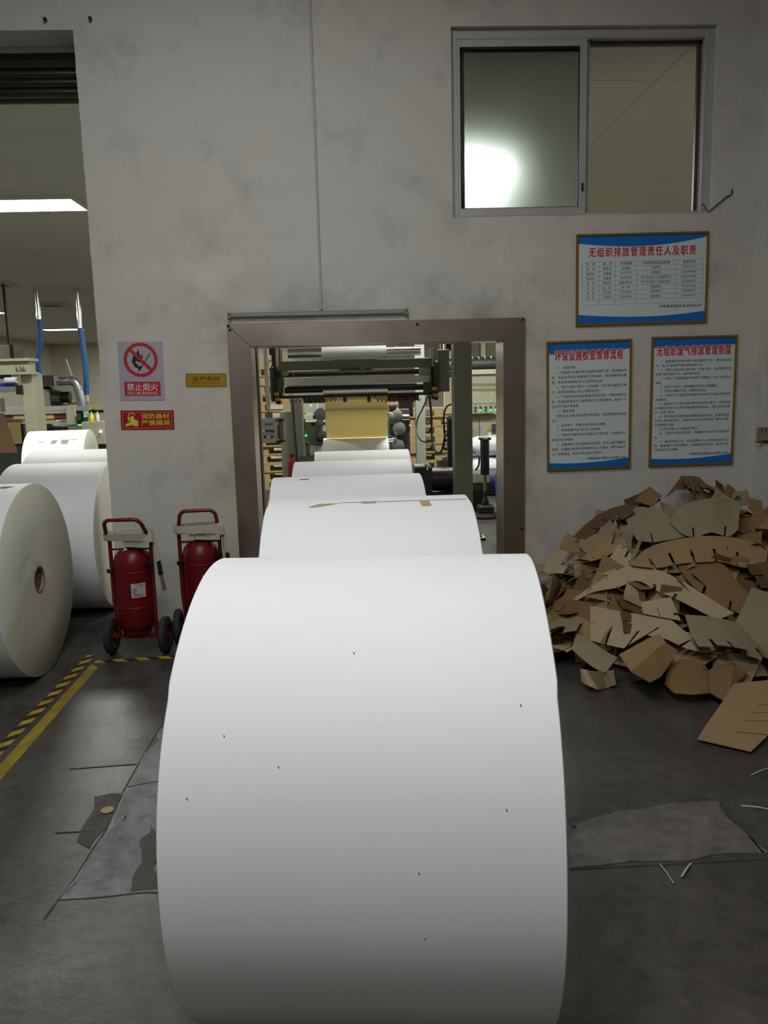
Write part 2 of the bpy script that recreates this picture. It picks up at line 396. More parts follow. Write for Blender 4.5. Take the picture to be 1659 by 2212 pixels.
for (x, y) in HALL_LAMPS:
    if (x, y) == (-3.85, 10.3): lb = 'bright rectangular ceiling lamp nearest behind the tall side opening'
    elif (x, y) == (-10.15, 29.7): lb = 'small far ceiling lamp between the two blue hoses'
    elif (x, y) == (-10.15, 23.1): lb = 'far ceiling lamp cut by the left edge of the picture'
    elif (x, y) in ((1.25, 10.3),): lb = 'ceiling lamp glowing through the dusty left pane of the high window'
    else: lb = 'unseen rectangular ceiling lamp of the workshop hidden behind the front wall, grid and added ones alike'
    lamp(x, y, CEIL, 1.3, .62, HALL_W*(.28 if y == 8.95 else 1), HALL_COL, lb, 'workshop ceiling lamps')
for (x, y, sx_, sy_, pw) in STORE_LAMPS:
    lamp(x, y, 4.9, sx_, sy_, pw, STORE_COL, 'store room ceiling lamp above the picture', 'store room lamps')
for i, (px, py) in enumerate(((113, 657), (-12, 612))):
    c = PZ(px, py, CEIL)
    t = thing('air_vent', ['square ceiling vent between the blue hoses', 'square ceiling vent at the left edge of the picture'][i], 'vent', (c.x, c.y, CEIL))
    mb = MB()
    for a in ((-.34, .34, -.34, -.29), (-.34, .34, .29, .34), (-.34, -.29, -.29, .29), (.29, .34, -.29, .29)): mb.box(*a, -.05, 0)
    mb.build('frame', M_CEILP, t)
    for k in range(5): MB().bar((-.29, -.24+.12*k, -.025), (.29, -.24+.12*k, -.025), .07, .008).build('louvre', M_GREYM, t)
# ------------------------------------------------------------------ doorway casing, window, shutter
t = thing('door_casing', 'brushed stainless steel casing with mitred corners around the doorway', 'door frame', (.207, YW, 0))
CI, CO_, CT, CTI = .884, 1.037, 2.103, 1.948      # half inner, half outer, top, inner top
fr = lambda u, v, w_: (u, -.022+w_, v)
MB().prism([(-CO_, 0), (-CI, 0), (-CI, CTI), (-CO_, CT)], .021, fr).build('casing_board', M_STEEL, t, bevel=.0015)
MB().prism([(CI, 0), (CO_, 0), (CO_, CT), (CI, CTI)], .021, fr).build('casing_board', M_STEEL, t, bevel=.0015)
MB().prism([(-CO_+.004, CT), (-CI+.001, CTI+.001), (CI-.001, CTI+.001), (CO_-.004, CT)], .021, fr).build('casing_board', M_STEEL, t, bevel=.0015)
MB().box(-CI-.010, -CI, -.001, TW+.02, 0, CTI).build('reveal_lining', M_STEEL, t)
MB().box(CI, CI+.010, -.001, TW+.02, 0, CTI).build('reveal_lining', M_STEEL, t)
MB().box(-CI-.010, CI+.010, -.001, TW+.02, CTI, CTI+.010).build('reveal_lining', M_STEEL, t)
for x, z in ((-CO_+.012, CT-.012), (CO_-.014, CT-.014), (-CO_+.02, CT-.04), (.28, CT-.03), (CO_-.02, .6)):
    MB().lathe([(.010, -.028), (.010, -.0225), (.004, -.0215)], 10, (x, 0, z), 'y').build('screw_head', M_DARKST, t)

t = thing('sliding_window', 'aluminium sliding window high in the wall, left sash closed, right half open', 'window', (1.6515, YW+.09, 2.785))
X0, X1, Z1 = -.9, .9, 1.21
yo = .045
for nm, a in (('frame_bar', (X0, X0+.045, -yo, yo, 0, Z1)), ('frame_bar', (X1-.06, X1, -yo, yo, 0, Z1)), ('frame_bar', (X0+.045, X1-.06, -yo, yo, Z1-.06, Z1)), ('frame_bar', (X0+.045, X1-.06, -yo, yo, 0, .012))):
    MB().box(*a).build(nm, M_ALU, t, bevel=.002)
for k in range(3):
    MB().box(X0+.05, X1-.06, -yo+.025*k+.008, -yo+.025*k+.013, .0, .026).build('track_rib', M_ALU, t)
M_DALU = mat('dark_aluminium', '#4a443e', .5, metal=.4)
MB().box(.03, X1-.06, .012, .044, Z1-.085, Z1-.06).build('head_track', M_DALU, t)
MB().box(X1-.085, X1-.06, .012, .044, .012, Z1-.06).build('jamb_track', M_DALU, t)
def sash(xa, xb, za, zb, y0, y1, m):
    s_ = MB().box(xa, xa+.042, y0, y1, za, zb).box(xb-.048, xb, y0, y1, za, zb).box(xa+.042, xb-.048, y0, y1, za, za+.052).box(xa+.042, xb-.048, y0, y1, zb-.046, zb).build('sash_frame', m, t)
    ym = (y0+y1)/2
    MB().box(xa+.042, xb-.048, ym-.003, ym+.003, za+.052, zb-.046).build('pane', M_GLASS, s_)
    g = MB()
    for a in ((xa+.042, xa+.047, za+.052, zb-.046), (xb-.053, xb-.048, za+.052, zb-.046), (xa+.042, xb-.048, zb-.056, zb-.046), (xa+.042, xb-.048, za+.052, za+.057)):
        g.box(a[0], a[1], ym-.008, ym+.008, a[2], a[3])
    g.build('gasket', M_BLACK, s_)
    return s_
s1_ = sash(X0+.02, .03, .014, Z1-.06, -.04, -.010, M_ALU)
MB().box(.0, .012, -.052, -.04, .17, .22).build('latch', M_DARKST, s1_)
sash(X0+.05, .06, .02, Z1-.065, .004, .028, M_ALU)
pts = [P(1518, 440, YW-.005), P(1530, 458, YW-.01), P(1552, 440, YW-.012), P(1570, 425, YW-.01), P(1580, 420, YW-.008), P(1582, 408, YW-.01)]
tag(MB().tube(pts, .004, 6).build('loose_wire', M_DARKST), 'thin loose wire hanging from the lower right window corner', 'wire')

t = thing('roller_shutter', 'dark roller shutter wound up under the lintel of the tall opening', 'shutter', (-3.16, 6.12, 3.70))
MB().box(-1.5, 1.5, -.155, .2, .165, .25).build('hood', M_DARKST, t)
for k, (yy, zz) in enumerate(((-.12, .135), (-.105, .085), (-.085, .03))):
    MB().lathe([(.03, -1.44), (.034, -1.43), (.034, 1.43), (.03, 1.44)], 12, (0, yy, zz), 'x').build('slat', mat('shutter_slat', '#3a3631', .35, metal=.6), t, smooth=40)
MB().cyl((-1.45, .05, .09), (1.45, .05, .09), .088, 20).build('drum', M_DARKST, t, smooth=40)

# conduit, batten, anchors, socket
t = thing('cable_conduit', 'thin white plastic cable conduit running down to the lamp batten', 'conduit', (-.175, YW, 2.19))
MB().box(-.008, .008, -.012, -.0005, 0, 1.40).build('trunking', mat('old_white_plastic', '#a5a3a0', .5), t, bevel=.002)
MB().box(-.010, .006, -.012, -.0005, 1.405, 2.71).build('trunking', MATS['old_white_plastic'], t, bevel=.002)
MB().box(-.012, .010, -.0135, -.0005, 1.385, 1.42).build('joint', MATS['old_white_plastic'], t, bevel=.002)
t = thing('lamp_batten', 'long unlit grey lamp batten fixed above the doorway', 'lamp', (-.198, YW, 2.162))
M_BATT = mat('grey_batten', '#8f8f90', .4, metal=.4)
mb = MB().prism([(-.017, 0), (.017, 0), (.017, .02), (.009, .032), (-.009, .032), (-.017, .02)], 1.245, lambda u, v, w_: (-.6225+w_, -v, u)); mb.build('batten_body', M_BATT, t)
for s_ in (-1, 1):
    c = MB().box(s_*.61-.012, s_*.61+.012, -.036, 0, -.019, .019).build('end_cap', M_BATT, t, bevel=.002)
    MB().lathe([(.008, -.041), (.008, -.036)], 10, (s_*.61, 0, .004), 'y').build('screw', M_CHROME, c)
for i, (px, py) in enumerate(((100, 45), (197, 43))):
    q = P(px, py, YW)
    tag(MB().lathe([(.012, -.03), (.012, -.022), (.007, -.021), (.007, 0)], 10, (q.x, YW, q.z), 'y').build('wall_anchor', M_DARKST), ['rusty wall anchor above the shutter opening', 'rusty wall anchor right of the opening corner'][i], 'bolt')
q = P(1650, 935, YW-.13)
t = thing('wall_socket', 'old double socket plate on the pilaster at the right edge', 'socket', (q.x, YW-.13, q.z-.055))
MB().box(-.055, .075, -.012, 0, 0, .095).build('plate', mat('socket_plate', '#8d8070', .5), t, bevel=.003)
for x in (-.022, .004, .03, .05):
    for z in (.062, .08): MB().box(x-.004, x+.004, -.0135, -.011, z-.005, z+.005).build('hole', M_BLACK, t)
MB().box(-.06, .08, -.02, 0, -.012, -.004).build('lower_lip', M_DARKST, t)

# ------------------------------------------------------------------ signs and posters
def plate(name, label, cat, cx, cz, w_, h_, rot, thick=.004):
    a = radians(rot); bx = cx + sin(a)*h_/2; bz = cz - cos(a)*h_/2
    return thing(name, label, cat, (bx, YW-.0005, bz), ry=-a)
def quad(mb, x0, x1, z0, z1, y, mi=0): mb.add([(x0, y, z0), (x1, y, z0), (x1, y, z1), (x0, y, z1)], [(0, 1, 2, 3)], mi)
def flat(mb, poly, y, mi=0): mb.add([(u, y, v) for u, v in poly], [tuple(range(len(poly)))], mi)
def ringpoly(mb, cx, cz, r0, r1, y, n=48):
    vs = []; fs = []
    for i in range(n):
        a = 2*pi*i/n; vs += [(cx+r0*cos(a), y, cz+r0*sin(a)), (cx+r1*cos(a), y, cz+r1*sin(a))]
    for i in range(n):
        j = (i+1) % n; fs.append((2*i, 2*i+1, 2*j+1, 2*j))
    mb.add(vs, fs)
# no burning
t = plate('warning_sign', 'grey no burning sign with a crossed out match in a red ring', 'sign', -1.438, 1.801, .308, .402, -1.2)
MB().box(-.154, .154, -.004, 0, 0, .402).build('sign_board', mat('sign_grey', '#a9a5b2', .5), t)
cz = .277; mb = MB(); ringpoly(mb, 0, cz, .094, .117, -.0045)
d = Vector((.7071, -.7071)); nn = Vector((.7071, .7071))
flat(mb, [tuple(Vector((0, cz))+d*s_*.1+nn*k*.0115) for s_, k in ((-1, -1), (1, -1), (1, 1), (-1, 1))], -.0056)
quad(mb, -.122, .127, .03, .128, -.0045); mb.build('red_print', M_SIGNRED, t, normals=False)
mb = MB()
flat(mb, [(-.018, cz-.062), (-.045, cz-.045), (-.062, cz-.01), (-.052, cz+.025), (-.03, cz+.04), (-.012, cz+.074), (-.008, cz+.045), (.004, cz+.02), (.008, cz+.045), (.016, cz+.022), (-.004, cz-.02), (-.032, cz-.005), (-.036, cz-.018), (-.016, cz-.04), (-.008, cz-.05)], -.005)
flat(mb, [(-.022, cz-.07), (-.012, cz-.076), (.068, cz+.036), (.068, cz+.048), (.058, cz+.046), (-.004, cz-.04)], -.0050)
mb.build('black_print', M_TEXTK, t, normals=False)
mb = MB(); flat(mb, [(.005, cz-.044), (.062, cz+.036), (.064, cz+.042), (.058, cz+.041), (.0, cz-.038)], -.0053); mb.build('match_stick', mat('sign_grey', '#a9a5b2'), t, normals=False)
mb = MB(); put_text(mb, '禁止烟火', .0025, .071, .055, width=.212, align='c', bold=.012, y=-.0052)
put_text(mb, 'NO BURNING', .0025, .038, .031, width=.205, align='c', y=-.0052); mb.build('white_lettering', M_TEXTW, t, normals=False)
# fire equipment
t = plate('fire_equipment_sign', 'red sign with yellow extinguisher picture and lettering below the no burning sign', 'sign', -1.42, 1.462, .368, .134, -1.2)
MB().box(-.184, .184, -.004, 0, 0, .134).build('sign_board', mat('sign_red', '#9d1b24', .3), t)
mb = MB(); yy = -.0046
for a in ((-.17, .17, .012, .0145), (-.17, .17, .1195, .122), (-.17, -.1675, .0145, .1195), (.1675, .17, .0145, .1195)): quad(mb, *a, yy)
mb.build('gold_border', mat('gold_ink', '#d8a04a', .5), t, normals=False)
mb = MB()
flat(mb, [(-.115, .03), (-.092, .03), (-.088, .075), (-.097, .096), (-.112, .096), (-.121, .08), (-.12, .05)], yy)
flat(mb, [(-.121, .08), (-.13, .092), (-.122, .11), (-.102, .113), (-.084, .102), (-.082, .106), (-.100, .118), (-.126, .114), (-.136, .093), (-.133, .06), (-.128, .06)], yy)
flat(mb, [(-.095, .024), (-.066, .024), (-.064, .06), (-.082, .07), (-.098, .06)], yy-.0004)
flat(mb, [(-.134+.02*cos(2*pi*i/14), .037+.011*sin(2*pi*i/14)+.006*cos(2*pi*i/14)) for i in range(14)], yy-.0004)
put_text(mb, '消防器材', .055, .078, .041, width=.196, align='c', bold=.01, y=yy)
put_text(mb, '严禁挪用', .055, .032, .041, width=.196, align='c', bold=.01, y=yy)
mb.build('yellow_print', mat('yellow_ink', '#d8d044', .5), t, normals=False)
# workshop plate
t = plate('workshop_plate', 'small gold plate with black lettering left of the doorway casing', 'sign', -.995, 1.727, .285, .095, -1.0)
MB().box(-.1425, .1425, -.003, 0, 0, .095).build('sign_board', M_GOLDP, t)
mb = MB(); yy = -.0035; c_ = .012
P8 = [(-.134, .008+c_), (-.134+c_, .008), (.134-c_, .008), (.134, .008+c_), (.134, .087-c_), (.134-c_, .087), (-.134+c_, .087), (-.134, .087-c_)]
for i in range(8):
    a = Vector(P8[i]); b_ = Vector(P8[(i+1) % 8]); nrm = Vector((-(b_-a).y, (b_-a).x)).normalized()*.0008
    flat(mb, [tuple(a-nrm), tuple(b_-nrm), tuple(b_+nrm), tuple(a+nrm)], yy)
put_text(mb, '生产车间', 0, .045, .034, width=.186, align='c', bold=.014, y=yy)
put_text(mb, 'PRODUCTION WORKSHOP', 0, .026, .0115, width=.196, align='c', y=yy)
mb.build('black_print', M_TEXTK, t, normals=False)

def poster(label, cx, cz, w_, h_, rot, waves):
    t = plate('framed_poster', label, 'poster', cx, cz, w_, h_, rot)
    MB().box(-w_/2+.004, w_/2-.004, -.010, 0, .004, h_-.004).build('poster_sheet', M_PWHITE, t)
    e = .014; W, H = w_/2, h_
    fr = lambda u, v, k: (u, -.018+k, v)
    for poly in ([(-W, 0), (-W+e, e), (-W+e, H-e), (-W, H)], [(W, 0), (W-e, e), (W-e, H-e), (W, H)], [(-W, H), (-W+e, H-e), (W-e, H-e), (W, H)], [(-W, 0), (-W+e, e), (W-e, e), (W, 0)]):
        MB().prism(poly, .018, fr).build('frame_bar', M_GOLD, t)
    xa, xb = -W+e, W-e
    for (top, fn) in waves:
        n = 24; mb = MB()
        for i in range(n):
            u0 = i/n; u1 = (i+1)/n; x0 = xa+(xb-xa)*u0; x1 = xa+(xb-xa)*u1
            if top: flat(mb, [(x0, fn(u0)*H), (x1, fn(u1)*H), (x1, H-e), (x0, H-e)], -.0104)
            else: flat(mb, [(x0, e), (x1, e), (x1, fn(u1)*H), (x0, fn(u0)*H)], -.0104)
        mb.build('blue_print', M_PBLUE, t, normals=False)
    return t
def title(t, s_, x, z, hgt, width):
    mb = MB(); put_text(mb, s_, x, z, hgt, width=width, align='c', bold=.07, y=-.0108, sp=1.28); mb.build('title_outline', mat('title_glow', '#e8d0d0', .6), t, normals=False)
    mb = MB(); put_text(mb, s_, x, z, hgt, width=width, align='c', bold=.022, y=-.0112, sp=1.28); mb.build('title_lettering', M_TEXTR, t, normals=False)
FOOT = '河南昌宏源纸业有限公司'
# 1: table
W, H = .933, .62
t = poster('wide framed notice with a table, top one of the three framed notices', 2.072, 2.348, W, H, .35,
           [(True, lambda u: .90-.03*u-.06*sin(u*pi*.75)+.115*u*u), (False, lambda u: .125-.05*sin(u*pi*.8)+.035*u*u)])
title(t, '无组织排放管理责任人及职责', .0, .472, .068, .755)
XS = [-.425, -.304, -.19, -.038, .236, .432]; ZT = .432; RH = .0322; mb = MB()
for r_ in range(10): quad(mb, XS[0], XS[-1], ZT-RH*r_-.0006, ZT-RH*r_+.0006, -.0104)
for x in XS: quad(mb, x-.0006, x+.0006, ZT-RH*9, ZT, -.0104)
ROWS = [('职　务', '姓　名', '行政职务', '无组织排放应对职责', '联系方式'), ('组　长', '靳宏泽', '总经理', '全部责任', '13733157157'), ('副组长', '李娜娜', '生产厂长', '主要责任', '16638982366'),
        ('副组长', '闫要艳', '车间主任', '生产车间及厂区道路责任', '13603720038'), ('成　员', '申金杰', '淋膜机机长', '生产车间及厂区道路责任', '13629850573'), ('成　员', '孟　昭', '机　修', '监管责任', '15516532086'),
        ('成　员', '卢红安', '厂区负责人', '监管责任', '17839880367'), ('成　员', '王桂军', '厂区负责人', '监管责任', '15236831057')]
for r_, row in enumerate(ROWS):
    for k, s_ in enumerate(row):
        hg = .022 if r_ == 0 else .0195
        put_text(mb, s_, (XS[k]+XS[k+1])/2, ZT-RH*(r_+1)+.010, hg, maxw=(XS[k+1]-XS[k])*.9, align='c', bold=.006 if r_ == 0 else .0, y=-.0106)
put_text(mb, FOOT, .43, .112, .021, width=.31, align='r', bold=.012, y=-.0106)
mb.build('table_print', M_TEXTK, t, normals=False)
def body(t, lines, z0, z1, W, foot_z, hg):
    mb = MB(); n = len(lines)
    for i, s_ in enumerate(lines):
        z = z0 + (z1-z0)*i/(n-1); ind = .036 if s_.startswith('>') else 0; s_ = s_.lstrip('>'); full = s_.endswith('|'); s_ = s_.rstrip('|')
        L_ = -W/2+.036+ind
        put_text(mb, s_, L_, z, hg, width=(W/2-.034-L_) if full else None, maxw=W/2-.034-L_, y=-.0106, bold=.004)
    put_text(mb, FOOT, W/2-.036, foot_z, .020, width=.285, align='r', bold=.012, y=-.0106)
    mb.build('body_print', M_TEXTK, t, normals=False)
W, H = .608, .917
t = poster('tall framed notice directly right of the doorway, left one of the lower pair', 1.709, 1.478, W, H, .64,
           [(True, lambda u: .905+.025*u-.025*sin(u*pi)), (False, lambda u: .062-.012*sin(u*pi)+.022*u*u)])
title(t, '环保设施检查维修流程', .0, .787, .078, .485)
body(t, ['>一、 检查流程', '>1、检查废气处理环保设施是否运转正常，是否随机开|', '启，检查车间除尘装置是否正常运转，是否需要清洗更|', '换，若发现有故障应及时上报带班主任。', '>2、生产过程中每4个小时检查一次环保设备运行情|', '况，若发现故障应立即上报带班主任。',
         '>3、下班前检查环保设备是否运转正常，并随时做好记|', '录，若发现故障及时上报带班主任并做好维修，确保下个|', '班次生产能正常使用。', '>二、维修流程', '>带班主任正常巡视检查环保设施，发现故障维修流程|', '如下', '>1、及时停产，检查环保设施存在故障。', '>2、简单故障可自行安排人员维修。',
         '>3、不能自行维修的及时通知生产部经理，安排维修人|', '员及时进行维修。', '>4、设备维修人员不能解决的故障，及时上报主管副总|', '经理，主管副总经理安排联系专业人员维修，要严格执行|', '以上流程措施，保证环保设施正常运行。'], .725, .112, W, .072, .0215)
W, H = .618, .922
t = poster('tall framed notice nearest the pilaster, right one of the lower pair', 2.462, 1.488, W, H, .1,
           [(True, lambda u: .918+.012*u-.02*sin(u*pi)), (False, lambda u: .062-.012*sin(u*pi)+.022*u*u)])
title(t, '无组织废气排放管理制度', .0, .795, .072, .535)
body(t, ['>1、高度重视无组织废气排放管控工作，健全组织机|', '构，成立无组织废气排放管理领导小组。', '>2、领导小组必须认真负责，职责分明，全面管控无组|', '织废气排放管理工作，做到达标排放。', '>3、保持厂区道路及车间地面干净整洁，防止出现扬尘|', '现象。', '>4、搞好厂区绿化，发现裸露地方及时全面覆盖。', '>5、生活垃圾集中存放，定期转运处理。',
         '>6、印刷生产中使用符合国家环境标志产品技术要求的|', '原辅材料。', '>7、做好生产过程无组织废气排放源头管控，印刷使用|', '的油墨及洗车水之类的辅材要随取随用，用后应及时密|', '封，以减少挥发。', '>8、按环保规范要求建设危废物品暂存间，危废物品及|', '时存入危废暂存间，定期交由有环保资质部门集中处置；|', '并且要做好记录。', '>9、及时记录VOCs设施运行情况。', '>10、控制内部物品转移，尽量使用环保叉车转运物|', '品。',
         '>11、做好监督工作，及时查看VOCs设施运转是否正|', '常，管道漏气口是否密封，油墨桶是否密封，相关台账|', '记录是否及时准确等。'], .742, .112, W, .076, .0198)
# ------------------------------------------------------------------ paper rolls
def paper_roll(label, x, y, R, W, rz=0.0, seed=0, tapes=(), plug=True, name='paper_roll', group='white paper rolls', z=None):
    t = thing(name, label, 'paper roll', (x, y, 0), rz, group); z = R if z is None else z
    n = 96; rc = .082; mb = MB(); vs = []; fs = []
    prof = [(rc, -W/2), (R*.5, -W/2), (R-.004, -W/2), (R, -W/2+.003), (R, W/2-.003), (R-.004, W/2), (R*.5, W/2), (rc, W/2)]
    for r_, h_ in prof:
        for i in range(n):
            a = 2*pi*i/n; s_ = -1 if h_ < 0 else 1
            wob = (noise.noise(Vector((cos(a)*1.3+seed, sin(a)*1.3, s_*3)))*.004 if r_ > R*.6 else 0)
            if r_ > R*.6 and (1.15 < (a-seed*.2) % (2*pi) < 2.4): wob += .004
            vs.append((h_+s_*wob, r_*cos(a), z+r_*sin(a)))
    k = len(prof)
    for j in range(k-1):
        for i in range(n):
            mb_i = 0 if j in (2, 3, 4) else 1
            mb.f.append((j*n+i, j*n+(i+1) % n, (j+1)*n+(i+1) % n, (j+1)*n+i)); mb.m.append(mb_i)
    mb.v = vs
    mb.build('paper_winding', [M_PAPER, M_PAPEREND], t, smooth=40)
    c = MB(); c.lathe([(rc-.012, -W/2-.002), (rc, -W/2-.002), (rc, W/2+.002), (rc-.012, W/2+.002), (rc-.012, -W/2-.002)], 24, (0, 0, z), 'x'); c.build('core_tube', M_CORE, t, smooth=40)
    if plug:
        for s_ in (-1, 1):
            MB().lathe([(.001, s_*(W/2-.03)), (.014, s_*(W/2-.03)), (.02, s_*(W/2-.014)), (rc-.012, s_*(W/2-.016))], 20, (0, 0, z), 'x').build('core_plug', M_CORED, t, smooth=40)
    for (a0, a1, x0, x1, x2, x3, m, nm) in tapes:   # patch lying on the winding between two angles
        p = MB(); q = 6
        for i in range(q+1):
            f_ = i/q; a = radians(a0+(a1-a0)*f_)
            for xx in (x0+(x2-x0)*f_, x1+(x3-x1)*f_): p.v.append((xx, (R+.0012)*cos(a), z+(R+.0012)*sin(a)))
        for i in range(q): p.f.append((2*i, 2*i+1, 2*i+3, 2*i+2)); p.m.append(0)
        p.build(nm, m, t)
    return t
M_SPECK = mat('dirt_speck', '#4a4640', .8); M_TEAR = mat('torn_layer', '#86836f', .8)
sp = lambda a, x: (a, a+.45, x, x+.002, x+.001, x+.004, M_SPECK, 'dirt_speck')
paper_roll('huge white paper roll in the foreground centre', .044, 2.084, .599, .845, -.093, 0,
           [sp(172, .12), sp(186, .13), sp(146, -.29), sp(152, -.17), sp(128, -.02), sp(160, .3), sp(158, -.36), sp(140, .34)])
paper_roll('white paper roll with brown tape tabs, second in the row behind the foreground roll', .066, 3.30, .597, .825, -.012, 3,
           [(97, 103.5, .205, .245, .212, .252, M_TAPE, 'tape_tab'), (96, 98.5, -.03, .03, -.03, .03, M_TAPE, 'tape_tab'), (97.5, 101.5, -.2, -.12, -.245, -.21, M_TAPE, 'paper_flap'),
            (96.5, 97, -.12, .40, -.12, .40, M_CORE, 'sheet_edge')])
paper_roll('white paper roll third in the row, just before the doorway', -.030, 4.485, .580, .832, .012, 5, [(96, 98, -.26, -.21, -.26, -.21, M_CORE, 'tape_tab')])
paper_roll('white paper roll fourth in the row, standing in the doorway', .007, 5.65, .569, .82, -.01, 7)
paper_roll('white paper roll fifth in the row, just past the doorway', .089, 6.79, .558, .796, .01, 9)
paper_roll('white paper roll on the unwinder with its sheet running up', .055, 9.3, .535, .745, 0, 11)
paper_roll('white paper roll with visible brown core, nearest at the left edge', -2.28, 4.72, .572, .80, 0, 13, [(97, 101, .27, .34, .22, .30, M_CORE, 'tape_tab')])
paper_roll('large white paper roll standing in the tall opening behind the left edge roll', -2.21, 6.2, .568, .74, 0, 15)
paper_roll('white paper roll in the opening, mostly hidden behind the large one', -2.72, 8.0, .555, .80, 0, 17)
paper_roll('brightly lit white paper roll with torn grey patches on its front', -4.08, 11.45, .575, .80, .10, 19,
           [(129, 130.5, -.20, -.13, -.21, -.14, M_TEAR, 'torn_patch'), (127, 134, -.03, .05, -.045, .02, M_TEAR, 'torn_patch'), (126.5, 135, .085, .20, .1, .18, M_TEAR, 'torn_patch'), (126, 128, .22, .32, .22, .29, M_TEAR, 'torn_patch')])

# ------------------------------------------------------------------ fire extinguisher trolleys
def trolley(label, loc, rz, lean):
    t = thing('fire_extinguisher_trolley', label, 'fire extinguisher', loc, rz, 'wheeled fire extinguishers')
    R = .117
    tank = MB().lathe([(.02, .125), (.07, .133), (.088, .15), (.092, .172), (.1, .178), (R, .21), (R+.001, .32), (R+.003, .322), (R+.003, .327), (R, .33), (R, .545), (R+.003, .547), (R+.003, .552), (R, .555), (R, .61), (R-.012, .65), (R-.04, .68), (.05, .692), (.035, .695), (.035, .72), (.02, .722)], 36).build('tank', M_RED, t, smooth=35)
    # paper label wrapped on the tank
    lb = MB(); a0, a1 = radians(-82), radians(-38); q = 8; rr = R+.0012
    for i in range(q+1):
        a = a0+(a1-a0)*i/q
        lb.v += [(rr*cos(a), rr*sin(a), .395), (rr*cos(a), rr*sin(a), .485)]
    for i in range(q): lb.f.append((2*i, 2*i+2, 2*i+3, 2*i+1)); lb.m.append(0)
    L_ = lb.build('paper_label', mat('label_paper', '#b9b4b4', .6), tank)
    pr_ = MB()
    for z0_, f0, f1 in ((.474, .25, .85), (.462, .55, .8), (.452, .1, .4), (.444, .1, .35), (.436, .1, .45), (.428, .1, .3), (.420, .1, .4), (.412, .1, .9), (.404, .15, .8)):
        for i in range(4):
            a = a0+(a1-a0)*(f0+(f1-f0)*i/4); b_ = a0+(a1-a0)*(f0+(f1-f0)*(i+1)/4); r2 = R+.0018
            pr_.add([(r2*cos(a), r2*sin(a), z0_), (r2*cos(b_), r2*sin(b_), z0_), (r2*cos(b_), r2*sin(b_), z0_+.0035), (r2*cos(a), r2*sin(a), z0_+.0035)], [(0, 1, 2, 3)])
    pr_.build('label_print', mat('label_ink', '#55525a', .7), L_)
    # frame: two uprights with a bent handle loop
    hw = .128; yb = -.02; top = .895
    for s_ in (-1, 1):
        MB().tube([(s_*(hw-.012), yb+.03, .10), (s_*hw, yb, .35), (s_*hw, yb, .75)], .0125, 10).build('upright', M_TUBERED, t, smooth=40)
    pts = [(-hw, yb, .75), (-hw+.004, yb-lean*.45, .80)]
    c = .045
    for i in range(7):
        a = pi - (pi/2)*i/6; pts.append((-hw+.012+c+c*cos(a), yb-lean*(.75+.25*sin(a)), top-c+c*sin(a)))
    for i in range(7):
        a = pi/2 - (pi/2)*i/6; pts.append((hw-.012-c+c*cos(a), yb-lean*(.75+.25*sin(a)), top-c+c*sin(a)))
    pts += [(hw-.004, yb-lean*.45, .80), (hw, yb, .75)]
    MB().tube(pts, .0125, 10).build('handle', M_TUBERED, t, smooth=40)
    MB().bar((-hw, yb, .69), (hw, yb, .69), .02, .012).build('crossbar', M_TUBERED, t)
    MB().bar((-hw-.025, yb+.03, .115), (hw+.025, yb+.03, .115), .022, .022).build('axle', M_TUBERED, t, bevel=.003)
    for s_ in (-1, 1):
        MB().bar((s_*(hw-.03), yb+.03, .115), (s_*.06, yb+.02, .165), .02, .006).build('brace', M_DARKST, t)
        MB().bar((s_*(hw+.015), -.055, .56 if s_ < 0 else .60), (s_*(hw-.03), -.085, .56 if s_ < 0 else .60), .012, .026).build('clamp', M_BLACK, t)
        wl = MB().lathe([(.068, -.022), (.1, -.024), (.115, -.016), (.118, 0), (.115, .016), (.1, .024), (.068, .022), (.068, -.022)], 32, (s_*(hw+.045), yb+.03, .118), 'x').build('wheel', M_RUBBER, t, smooth=40)
        MB().lathe([(.012, -.026), (.02, -.02), (.03, -.008), (.068, -.012), (.068, .012), (.03, .008), (.02, .02), (.012, .026)], 24, (s_*(hw+.045), yb+.03, .118), 'x').build('hub', M_TUBERED, wl, smooth=40)
    MB().box(-.09, .09, -.03, .09, .108, .125).build('base_plate', M_TUBERED, t)
    v = MB().lathe([(.03, .72), (.03, .735), (.018, .737), (.018, .765)], 16).build('valve', M_DARKST, t, smooth=40)
    MB().box(-.03, .05, -.012, .012, .752, .762).build('valve_lever', M_BLACK, v)
    # flat canvas hose looped round the frame
    hs = MB(); n = 40; vs = []
    def ring(r1, r2, z0_, h_, sag, tk):
        k0 = len(hs.v)
        for i in range(n):
            a = 2*pi*i/n; zz = z0_ + sag*cos(a-.5)
            ex = (abs(cos(a))**.55)*(1 if cos(a) > 0 else -1); ey = (abs(sin(a))**.7)*(1 if sin(a) > 0 else -1)
            for rr, hh in ((0, 0), (tk, 0), (tk, h_), (0, h_)): hs.v.append((ex*(r1+rr), yb-.012+ey*(r2+rr), zz+hh))
        for i in range(n):
            j = (i+1) % n
            for q in range(4): hs.f.append((k0+4*i+q, k0+4*i+(q+1) % 4, k0+4*j+(q+1) % 4, k0+4*j+q)); hs.m.append(0)
    ring(hw+.014, .05, .755, .048, .004, .006); ring(hw+.022, .058, .748, .047, -.012, .006); ring(hw+.006, .044, .76, .045, .008, .005)
    hz = hs.build('hose', M_HOSE, t, smooth=35)
    MB().bar((hw+.018, -.075, .80), (hw+.02, -.072, .74), .03, .012, up=(0, 1, 0)).build('hose_fold', M_HOSE, hz)
    MB().bar((-.02, -.082, .735), (hw+.01, -.08, .725), .006, .04).build('hose_strap', M_HOSE, hz)
